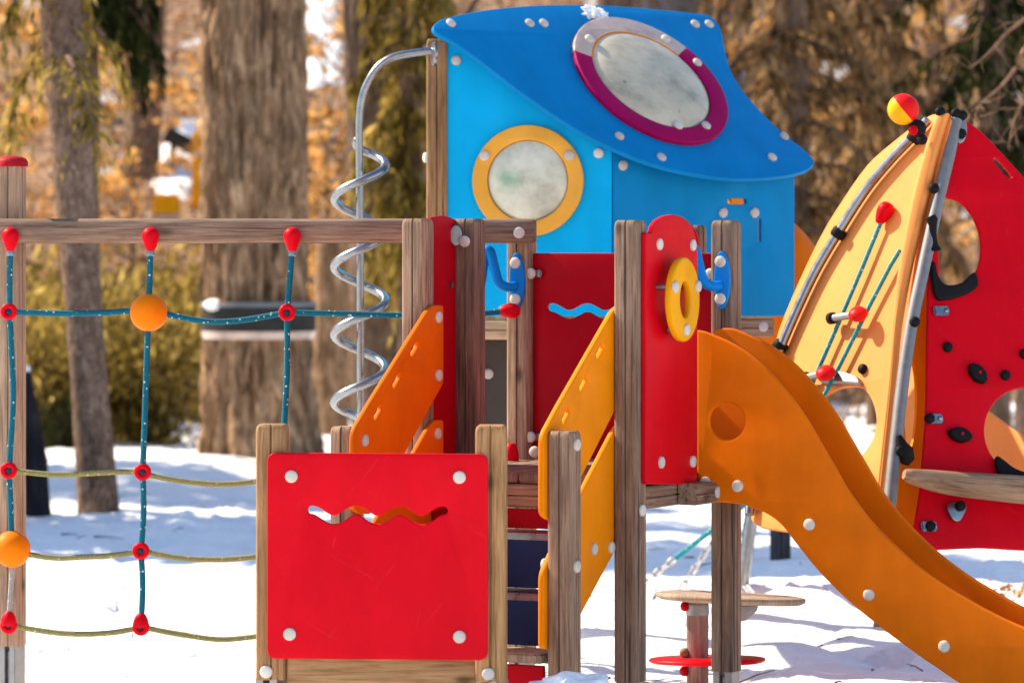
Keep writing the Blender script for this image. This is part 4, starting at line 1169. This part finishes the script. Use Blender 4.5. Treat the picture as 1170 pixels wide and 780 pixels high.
def spruce_crown(rnd, z0, z1, rbot, rtop, nb, droop, twig=.30, dens=1.0, azr=None):
    """drooping boughs hung with needle sprays; returns (needles mesh, bough mesh)"""
    cs, tb_ = [], []
    for i in range(nb):
        f = (i + rnd.random()) / nb
        z = z0 + (z1 - z0) * f
        ln = (rbot + (rtop - rbot) * f) * rnd.uniform(.7, 1.1)
        az_ = rnd.uniform(0, 2 * math.pi) if azr is None else rnd.uniform(*azr)
        pts = branch_pts((0, 0, z), (math.cos(az_), math.sin(az_), rnd.uniform(-.25, .2)), ln, droop, rnd, 9, .07)
        tb_.append((pts, .03 * ln / rbot + .006, .004))
        sd_ = V((-math.sin(az_), math.cos(az_), 0))
        for k in range(1, len(pts)):
            seg_ = pts[k] - pts[k - 1]
            m_ = int(dens * ln * 7)
            for q_ in range(m_):
                base = pts[k - 1] + seg_ * rnd.random()
                sp = sd_ * rnd.uniform(-1, 1) * (.45 - .25 * k / 9) * min(1, ln / 1.5) + V((0, 0, -abs(rnd.gauss(0, .22))))
                for r_ in range(3):
                    cs.append((base + sp * rnd.uniform(.1, 1), sp.normalized() * .8 + seg_.normalized() * .5 + V((0, 0, -.5))))
    return quads(cs, rnd, twig, 4.2), merge_tubes(tb_, 4)
def tree_root(name, label, cat, x, y, ground, group=None):
    return root(name, label, cat, (x, y, ground), group)

# big furrowed trunk
bx, by = P(297, 0, 32).x, 32.2
bt_ = tree_root('broadleaf_tree', 'very thick tree with deeply furrowed brown bark and a tray strapped round it', 'tree', bx, by, 0)
MT = Matrix.Translation((bx, by, -.1))
pth = [(0, 0, 0), (-.03, 0, .8), (-.05, 0, 2), (-.09, 0, 4.5), (-.05, .1, 8), (.2, .2, 12)]
add('trunk', trunkmesh(pth, [.395, .36, .342, .33, .26, .14], 190, 360, .19, 5.4, 1.3, 3, .13), BARK1, bt_, MT)
rb = random.Random(11)
add('crown', merge_tubes(limbs(rb, 4.2, 11.5, 16, 5.0, lambda z: V((0, 0, z)), .8, 5, .1), 6), BARK1, bt_, MT)
# tray strapped round the thick trunk
ty = root('strapped_tray', 'dark ring tray with snow on its rim, strapped round the thickest trunk', 'tray', (bx - .02, by, P(0, 372, 32).z))
zt_ = P(0, 365, 32).z; MTy = Matrix.Translation((bx - .02, by - .03, zt_))
add('band', lathemesh([(.36, -.10), (.445, -.10), (.45, .11), (.36, .11)], 40), BANDM, ty, MTy)
add('lower_rim', lathemesh([(.36, -.15), (.44, -.15), (.455, -.09), (.36, -.09)], 40), FROST, ty, MTy)
add('upper_rim', lathemesh([(.36, .09), (.455, .10), (.45, .135), (.36, .14)], 40), GREYP, ty, MTy)
bm = bmesh.new(); bmesh.ops.create_icosphere(bm, subdivisions=3, radius=.09)
for v in bm.verts: v.co = V((v.co.x * 1.4, v.co.y * 1.5, v.co.z * .6)) * (1 + .35 * noise.noise(v.co * 7))
add('snow_lump', from_bm(bm, 180), SNOW, ty, Matrix.Translation((bx - .33, by - .25, zt_ + .11)))

# slim leaning spruce on the left
lx, ly = P(114, 0, 27.2).x, 27.2
sp_ = tree_root('spruce_tree', 'slim leaning spruce with scaly bark and drooping golden boughs near the net', 'tree', lx, ly, gz(lx, ly))
ML = Matrix.Translation((lx, ly, -.12))
lean = lambda z: V((-.075 * z - .0, 0, z))
add('trunk', trunkmesh([lean(0), lean(1.2), lean(3), lean(6), lean(10)], [.125, .115, .135, .11, .04], 40, 120, .06, 7, 3.0, 8, .12), BARK2, sp_, ML)
rs = random.Random(5)
nd, bg = spruce_crown(rs, 3.0, 9.6, 1.0, .5, 34, 1.9, .10, 1.8)
for m_ in (nd, bg):
    for v in m_.vertices: v.co.x += -.075 * v.co.z
cr = add('crown', nd, NEEDLE_Y, sp_, ML); add('boughs', bg, BARK2, cr, ML)

# dark stump / trunk at far left
dx, dy = P(42, 0, 27.2).x, 27.0
dt = tree_root('dark_stump', 'black leaning tree stump with a pale snowy top beside the left net post', 'stump', dx, dy, gz(dx, dy))
add('trunk', trunkmesh([(.02, 0, -.1), (-.0, 0, .35), (-.075, 0, .95)], [.088, .08, .05], 28, 40, .08, 5, 2, 4, .1), BARKD, dt, Matrix.Translation((dx, dy, gz(dx, dy))))
add('snow_cap', lathemesh([(.05, -.01), (.062, .01), (.05, .035), (.02, .05), (.003, .052)], 18, 80), SNOW, dt, Matrix.Translation((dx - .075, dy, gz(dx, dy) + .94)))

# hillside trees: (x px at base, depth, radius, lean, crown kind)
spr_meshes = []
for sd_, mt in ((21, 'y'), (22, 'b'), (23, 'd')):
    r_ = random.Random(sd_)
    spr_meshes.append(spruce_crown(r_, .9 if mt == 'y' else 1.6, 11, .95 if mt == 'y' else 2.0, .2, 110 if mt == 'y' else 95, 1.5, .15, 2.2 if mt == 'y' else 1.0))
def hill_tree(kind, px, dd, r, lean_, label, bark=BARK3, crown=None, cmat=None, scale=1.0, seed=1, h=11, up=0):
    x = P(px, 0, dd).x; g = hz(x, dd) if dd > 37.5 else gz(x, dd)
    t = tree_root(kind, label, 'tree', x, dd, g)
    M = Matrix.Translation((x, dd, g - .15))
    pth_ = [(lean_ * h * k, 0, h * k) for k in (0, .2, .45, 1)]
    add('trunk', trunkmesh(pth_, [r, r * .9, r * .8, r * (.3 if h > 4 else .7)], 36, 90, .07, 6, 1.2, seed, .15), bark, t, M)
    if crown == 'bare':
        rr_ = random.Random(seed)
        add('crown', merge_tubes(limbs(rr_, 2.0, h - .5, 12, 2.8, lambda z: V((lean_ * z, 0, z)), .6, 4, .05), 4), bark, t, M)
    elif crown is not None:
        Mc = M @ Matrix.Translation((0, 0, up)) @ Matrix.Rotation(seed * 1.7, 4, 'Z') @ Matrix.Scale(scale, 4)
        nm = crown[0].copy(); bmh = crown[1].copy()
        c_ = add('crown', nm, cmat, t, Mc); add('boughs', bmh, bark, c_, Mc)
    return t
SP = 'spruce_tree'; BL = 'broadleaf_tree'
hill_tree(BL, 440, 36.0, .25, -.035, 'straight grey trunk standing just behind the spiral pole', BARK3, 'bare', seed=31)
hill_tree(SP, 468, 34.5, .10, .0, 'golden green spruce filling the gap between spiral pole and blue house', BARK3, spr_meshes[0], NEEDLE_Y, .9, 32, up=1.15)
hill_tree('tree_snag', 375, 38.5, .19, .02, 'broken brown trunk close behind the right flank of the thickest trunk', BARK1, None, seed=33, h=2.3)
hill_tree(BL, 160, 47, .20, .05, 'pale brown trunk leaning right, far behind the net between the slim spruce and thickest trunk', BARK2, 'bare', seed=34, h=13)
hill_tree(SP, 905, 35.0, .16, .0, 'brownish spruce with hanging boughs right behind the blue roof', BARK3, spr_meshes[1], NEEDLE_B, 1.0, 37)
hill_tree(SP, 1010, 40.5, .17, .0, 'dim brown-green spruce between the blue roof and the two-tone ball', BARK3, spr_meshes[2], NEEDLE_B, 1.05, 38)
hill_tree(SP, 1135, 36.5, .15, .0, 'dark green spruce standing behind the red climbing panel', BARK3, spr_meshes[2], NEEDLE_D, .8, 39, up=1.3)
hill_tree(BL, 1072, 43, .10, -.01, 'slender pale trunk rising behind the tip of the climbing frame', TWIG, 'bare', seed=40)
hill_tree('tree_snag', 1180, 30, .15, .0, 'broken grey trunk seen through the round hole of the red panel', BARK2, None, seed=41, h=1.45)
hill_tree(BL, 700, 46, .22, .01, 'brown trunk hidden for the most part by the blue house', BARK3, 'bare', seed=42)


# dark spruce bough mass at the top left comes from a spruce behind the net
xx = P(100, 0, 34.2).x
ds = tree_root('spruce_tree', 'shadowy dark green spruce whose lowest bough hangs at the top left', 'tree', xx, 34.2, gz(xx, 34.2))
r_ = random.Random(44)
nd, bg = spruce_crown(r_, 3.8, 11, .95, .3, 80, 1.6, .13, 2.4, (-1.0, .9))
MD = Matrix.Translation((xx, 34.2, -.1))
add('trunk', trunkmesh([(0, 0, 0), (0, 0, 4), (0, 0, 10)], [.10, .085, .02], 28, 60, .06, 6, 2, 4, .1), BARK3, ds, MD)
cr = add('crown', nd, NEEDLE_D, ds, MD); add('boughs', bg, BARK3, cr, MD)

# bare branch reaching in at the upper right from a tree outside the picture
tx, tyy = 4.1, 25.0
bt2 = tree_root('larch_tree', 'bare larch whose pale twigs reach in at the upper right corner', 'tree', tx, tyy, gz(tx, tyy))
add('trunk', trunkmesh([(0, 0, -.1), (0, 0, 3), (0, 0, 8)], [.14, .12, .04], 32, 60, .06, 6, 2, 4, .1), BARK3, bt2, Matrix.Translation((tx, tyy, 0)))
brs = []
rt = random.Random(3)
def W3(px): return [P(x, y, 24.6) - V((tx, tyy, 0)) for x, y in px]
for px_, r0 in (([(1345, -160), (1250, -70), (1185, 8), (1150, 38), (1128, 62), (1108, 78)], .02), ([(1350, -60), (1240, 10), (1180, 45), (1160, 78), (1142, 100), (1118, 122), (1112, 150)], .022), ([(1340, 60), (1230, 95), (1178, 110), (1160, 135), (1152, 170)], .016)):
    pts = [V(p) for p in catmull([tuple(q_) for q_ in W3(px_)], 5, False)]
    brs.append((pts, r0, .003))
    for k in range(12):
        i = rt.randint(8, len(pts) - 1)
        brs.append((branch_pts(pts[i], (rt.uniform(-1, .6), rt.uniform(-.6, .6), rt.uniform(-.9, .7)), rt.uniform(.08, .28), .2, rt, 4, .25), .0035, .001))
add('branch', merge_tubes(brs, 5), TWIG, bt2, Matrix.Translation((tx, tyy, 0)))

# trees outside the picture on the left whose shadows band the snow
rq = random.Random(77)
cs = []
for i in range(5200):
    f = rq.random(); z = 1.2 + 11 * f; rr_ = (1.25 * (1 - f ** 3) + .2) * math.sqrt(rq.random()); a_ = rq.uniform(0, 2 * math.pi)
    cs.append((V((rr_ * math.cos(a_), rr_ * math.sin(a_), z - .35 * rr_)), (math.cos(a_), math.sin(a_), -.5)))
shade_crown = quads(cs, rq, .34, 2.6)
for i, (x, y, s_) in enumerate(((-9.0, 28.3, 1.1), (-7.6, 27.0, .95), (-10.5, 32.6, 1.0))):
    t = tree_root('spruce_tree', 'spruce standing out of view to the left, one of the row that shades the snow', 'tree', x, y, gz(x, y), 'spruces left of the playground')
    M = Matrix.Translation((x, y, -.1)); Mc = M @ Matrix.Rotation(i * 1.3, 4, 'Z') @ Matrix.Scale(s_, 4)
    add('trunk', trunkmesh([(0, 0, 0), (0, 0, 5), (0, 0, 11 * s_)], [.2, .15, .03], 24, 40, .06, 6, 2, i, .1), BARK3, t, M)
    add('crown', shade_crown, NEEDLE_D, t, Mc)

# juniper bushes and dry-leaved saplings at the foot of the slope
def bush(rnd, h, r, n, twig, asp=3.0):
    cs, tb_ = [], []
    for i in range(int(n / 60)):
        a_ = rnd.uniform(0, 2 * math.pi); ln = h * rnd.uniform(.55, 1.05)
        pts = branch_pts((rnd.gauss(0, r * .15), rnd.gauss(0, r * .15), 0), (math.cos(a_) * rnd.uniform(.1, .9) * r / h, math.sin(a_) * rnd.uniform(.1, .9) * r / h, .8), ln, -.1, rnd, 7, .14)
        tb_.append((pts, .012, .003))
        for k in range(60):
            j = rnd.randint(1, 7); q_ = pts[j - 1].lerp(pts[j], rnd.random())
            o_ = V((rnd.gauss(0, 1), rnd.gauss(0, 1), rnd.gauss(0, .7))) * .13
            cs.append((q_ + o_, o_.normalized() * .6 + V((0, 0, .6))))
    return quads(cs, rnd, twig, asp), merge_tubes(tb_, 4)
bsh = [bush(random.Random(60 + i), 1.7, .75, 3000, .13) for i in range(3)]
def bush_at(px, dd, s_, label, k, mat=NEEDLE_Y, name='juniper_bush', cat='bush'):
    x = P(px, 0, dd).x; g = hz(x, dd) if dd > 38 else gz(x, dd)
    g = max(hz(x, dd), gz(x, dd)) if dd > 36.5 else gz(x, dd)
    t = tree_root(name, label, cat, x, dd, g)
    M = Matrix.Translation((x, dd, g - .05)) @ Matrix.Rotation(k * 2.1, 4, 'Z') @ Matrix.Scale(s_, 4)
    add('foliage', bsh[k % 3][0].copy(), mat, t, M); add('stems', bsh[k % 3][1].copy(), BARK3, t, M)
bush_at(62, 36.3, .98, 'yellow-green bush between the left net post and the slim spruce', 0)
bush_at(120, 37.2, 1.02, 'yellow-green bush directly behind the slim leaning spruce', 1)
bush_at(168, 36.8, .95, 'yellow-green bush behind the middle net rope', 2)
bush_at(222, 41.5, 1.15, 'yellow-green bush against the left side of the thickest trunk', 0)
bush_at(20, 38.8, 1.2, 'tall yellow-green bush half hidden by the left net post', 1)
bush_at(66, 35.6, .34, 'low dark bush on the snow line at the left', 1, NEEDLE_D)
sap = []
for i in range(3):
    r_ = random.Random(80 + i)
    tb_ = limbs(r_, .4, 3.6, 16, 1.3, lambda z: V((0, 0, z)), .9, 3, .018)
    cs = []
    for pts, a_, b_ in tb_:
        for q_ in range(8):
            k = r_.randint(1, len(pts) - 1); cs.append((pts[k - 1].lerp(pts[k], r_.random()) + V((r_.gauss(0, .05), r_.gauss(0, .05), r_.gauss(0, .05))), None))
    tb_.append(([V((0, 0, 0)), V((.03, 0, 2)), V((0, .02, 4))], .022, .006))
    sap.append((quads(cs, r_, .10, 1.5), merge_tubes(tb_, 4)))
sap_lab = ['leafy orange sapling left of the thickest trunk', 'glowing orange-leaved sapling just right of the thickest trunk', 'orange-leaved sapling higher on the slope above the spiral pole', 'dry-leaved sapling behind the right end of the blue roof', 'dry-leaved sapling above the two-tone ball', 'dry-leaved sapling at the picture edge above the red panel', 'dry-leaved sapling far up between the hillside trunks at the left', 'golden sapling behind the left net post', 'orange-leaved sapling rising between thick trunk and spiral pole']
for i, (px_, dd, s_) in enumerate(((150, 44, .9), (372, 42, 1.0), (402, 47, 1.1), (935, 44, 1.1), (985, 48, 1.2), (1150, 42, 1.0), (60, 50, 1.2), (8, 43, .9), (392, 41, .75))):
    x = P(px_, 0, dd).x; g = hz(x, dd)
    t = tree_root('beech_sapling', sap_lab[i], 'sapling', x, dd, g, 'dry-leaved saplings on the slope')
    M = Matrix.Translation((x, dd, g - .05)) @ Matrix.Rotation(i * 1.1, 4, 'Z') @ Matrix.Scale(s_, 4)
    add('leaves', sap[i % 3][0].copy(), LEAF_O, t, M); add('stem', sap[i % 3][1].copy(), BARK3, t, M)

# fallen leaves and brushwood over the slope
rl = random.Random(9)
cs = []
for i in range(26000):
    y = 38.2 + 24 * rl.random() ** 1.4; x = rl.uniform(-1, 1) * (.14 * y + 1.5)
    cs.append((V((x, y, hz(x, y) + rl.uniform(.01, .06))), (rl.gauss(0, 1), rl.gauss(0, 1), rl.gauss(0, .5))))
add('fallen_leaves', quads(cs, rl, .10, 1.4), LEAF_B, kind='stuff', label='brown fallen leaves strewn over the slope', cat='leaves')
tb_ = []
for i in range(700):
    y = 39 + 26 * rl.random() ** 1.2; x = rl.uniform(-1, 1) * (.14 * y + 1.5)
    tb_.append((branch_pts((x, y, hz(x, y)), (rl.gauss(0, .5), rl.gauss(0, .5), 1), rl.uniform(.5, 2.4), .3, rl, 5, .18), rl.uniform(.006, .016), .003))
add('brushwood', merge_tubes(tb_, 4), BARK2, kind='stuff', label='thin bare brushwood on the slope', cat='brushwood')
# trodden bark and leaf debris at the edge of the snow bank on the right
cs = []
for i in range(420):
    x = rl.gauss(2.75, .25); y = rl.gauss(20.9, .16)
    cs.append((V((x, y, gz(x, y) + rl.uniform(.0, .03))), (rl.gauss(0, 1), rl.gauss(0, 1), rl.gauss(0, .3))))
add('bark_litter', quads(cs, rl, .035, 1.5), LEAF_B, kind='stuff', label='brown bark litter at the edge of the snow by the slide', cat='litter')

# twigs and cone scales dropped on the snow
tb_ = []
for i in range(260):
    y = 17.2 + 15 * rl.random() ** 1.3; x = rl.uniform(-1, 1) * .135 * y; a_ = rl.uniform(0, 6.28); l_ = rl.uniform(.03, .22)
    p_ = V((x, y, gz(x, y) + .008)); q_ = V((x + math.cos(a_) * l_, y + math.sin(a_) * l_, 0)); q_.z = gz(q_.x, q_.y) + .01
    tb_.append(([p_, p_.lerp(q_, .5) + V((rl.gauss(0, .008), rl.gauss(0, .008), .006)), q_], rl.uniform(.002, .006), .0015))
add('dropped_twigs', merge_tubes(tb_, 4), BARK3, kind='stuff', label='small dark twigs dropped on the snow', cat='twigs')

# snow patches on the slope
def patch(px, dd, rx, ry, seed):
    cx0 = P(px, 0, dd).x
    n_ = 34; verts, faces = [], []
    rings = 9
    for i in range(rings + 1):
        for j in range(n_):
            a_ = 2 * math.pi * j / n_
            k = (i / rings) * (1 + .3 * noise.noise(V((math.cos(a_) * 1.5, math.sin(a_) * 1.5, seed))) + .12 * noise.noise(V((math.cos(a_) * 5, math.sin(a_) * 5, seed))))
            x, y = cx0 + rx * k * math.cos(a_), dd + ry * k * math.sin(a_)
            h_ = max(hz(x, y), gz(x, y) if y < 39 else -9)
            verts.append((x, y, h_ + .10 * (1 - (i / rings) ** 3) - .02 + .02 * noise.noise(V((x * 3, y * 3, 1)))))
    for i in range(rings):
        for j in range(n_):
            l = (j + 1) % n_
            faces.append((i * n_ + j, i * n_ + l, (i + 1) * n_ + l, (i + 1) * n_ + j))
    return mesh(verts, faces, 180)
for i, (px_, dd, rx, ry) in enumerate(((80, 37.6, .35, .4), (212, 38.6, .42, .9), (190, 40.5, .4, .9), (345, 53.0, .55, 2.0), (372, 51, .35, .9), (1090, 44.0, .7, 1.6), (960, 39.5, .9, .8), (1125, 45, 1.5, 2.2), (965, 44.5, 1.3, 2.0), (208, 47.5, .3, 2.0), (430, 40.2, .5, .8))):
    add('snow_patch', patch(px_, dd, rx, ry, i * 3.3), SNOW, kind='structure')

# yellow marker posts and a dark rail far up the slope
for i, (px_, py0, py1, w_, lab) in enumerate(((190, 222, 252, .30, 'wide yellow marker post far up the slope left of the thickest trunk'), (228, 150, 250, .17, 'narrow tall yellow marker post touching the left edge of the thickest trunk'))):
    dd = 45.2 + .5 * i; x = P(px_, 0, dd).x; g = hz(x, dd)
    t = root('marker_post', lab, 'post', (x, dd, g))
    zt2 = P(0, py0, dd).z
    add('post', boxmesh(w_, w_ * .6, zt2 - g + .2, .03), BALLY, t, Matrix.Translation((x, dd, (zt2 + g - .2) / 2)))
    add('band', boxmesh(w_ + .02, w_ * .6 + .02, .08, .01), FROST, t, Matrix.Translation((x, dd, zt2 - .25)))
rx_ = P(217, 0, 46.8).x
rl_ = root('barrier_board', 'dark board slanting across the slope left of the thickest trunk', 'board', (rx_, 46.8, hz(rx_, 46.8)))
zc_ = P(0, 167, 46.8).z
add('board', boxmesh(.62, .06, .18, .01), BANDM, rl_, Matrix.Translation((rx_, 46.8, zc_)) @ Matrix.Rotation(R(28), 4, 'Y'))
for s_ in (-.2, .2):
    zz_ = zc_ - s_ * .5
    add('leg', boxmesh(.06, .06, zz_ - hz(rx_ + s_, 46.86) + .1, .006), BARK3, rl_, Matrix.Translation((rx_ + s_, 46.87, (zz_ + hz(rx_ + s_, 46.86) - .1) / 2)))

# ------------------------------------------------------------------ light, sky, camera
EL, AZ = 43, -116
sdir = nrm(AZ, EL)
su = bpy.data.lights.new('sun', 'SUN'); su.energy = 5.0; su.angle = R(.53); su.color = (1, .86, .66)
so = bpy.data.objects.new('sun', su); COL.objects.link(so)
so.rotation_euler = sdir.to_track_quat('Z', 'Y').to_euler()
w = bpy.data.worlds.new('World'); sc.world = w; w.use_nodes = True
nt = w.node_tree; bgd = nt.nodes['Background']
sk = nt.nodes.new('ShaderNodeTexSky'); sk.sky_type = 'NISHITA'; sk.sun_disc = False
sk.sun_elevation = R(EL); sk.sun_rotation = math.atan2(sdir.x, sdir.y) % (2 * math.pi)
sk.dust_density = .6; sk.ozone_density = 1.5
nt.links.new(sk.outputs[0], bgd.inputs[0]); bgd.inputs[1].default_value = .12
cam = bpy.data.cameras.new('camera'); co = bpy.data.objects.new('camera', cam); COL.objects.link(co)
co.location = CAM; co.rotation_euler = (math.pi / 2, 0, 0)
cam.sensor_width = 36; cam.lens = F / 1170 * 36; cam.shift_y = -(390 - YH) / 1170
cam.clip_end = 500; cam.clip_start = .1
cam.dof.use_dof = True; cam.dof.focus_distance = 16.2; cam.dof.aperture_fstop = 3.0; cam.dof.aperture_blades = 9
sc.camera = co
vs = sc.view_settings; vs.view_transform = 'Standard'; vs.look = 'None'; vs.exposure = 1.1; vs.gamma = 1
sc.cycles.use_denoising = True
sc.cycles.max_bounces = 8; sc.cycles.diffuse_bounces = 4
sc.cycles.sample_clamp_indirect = 8
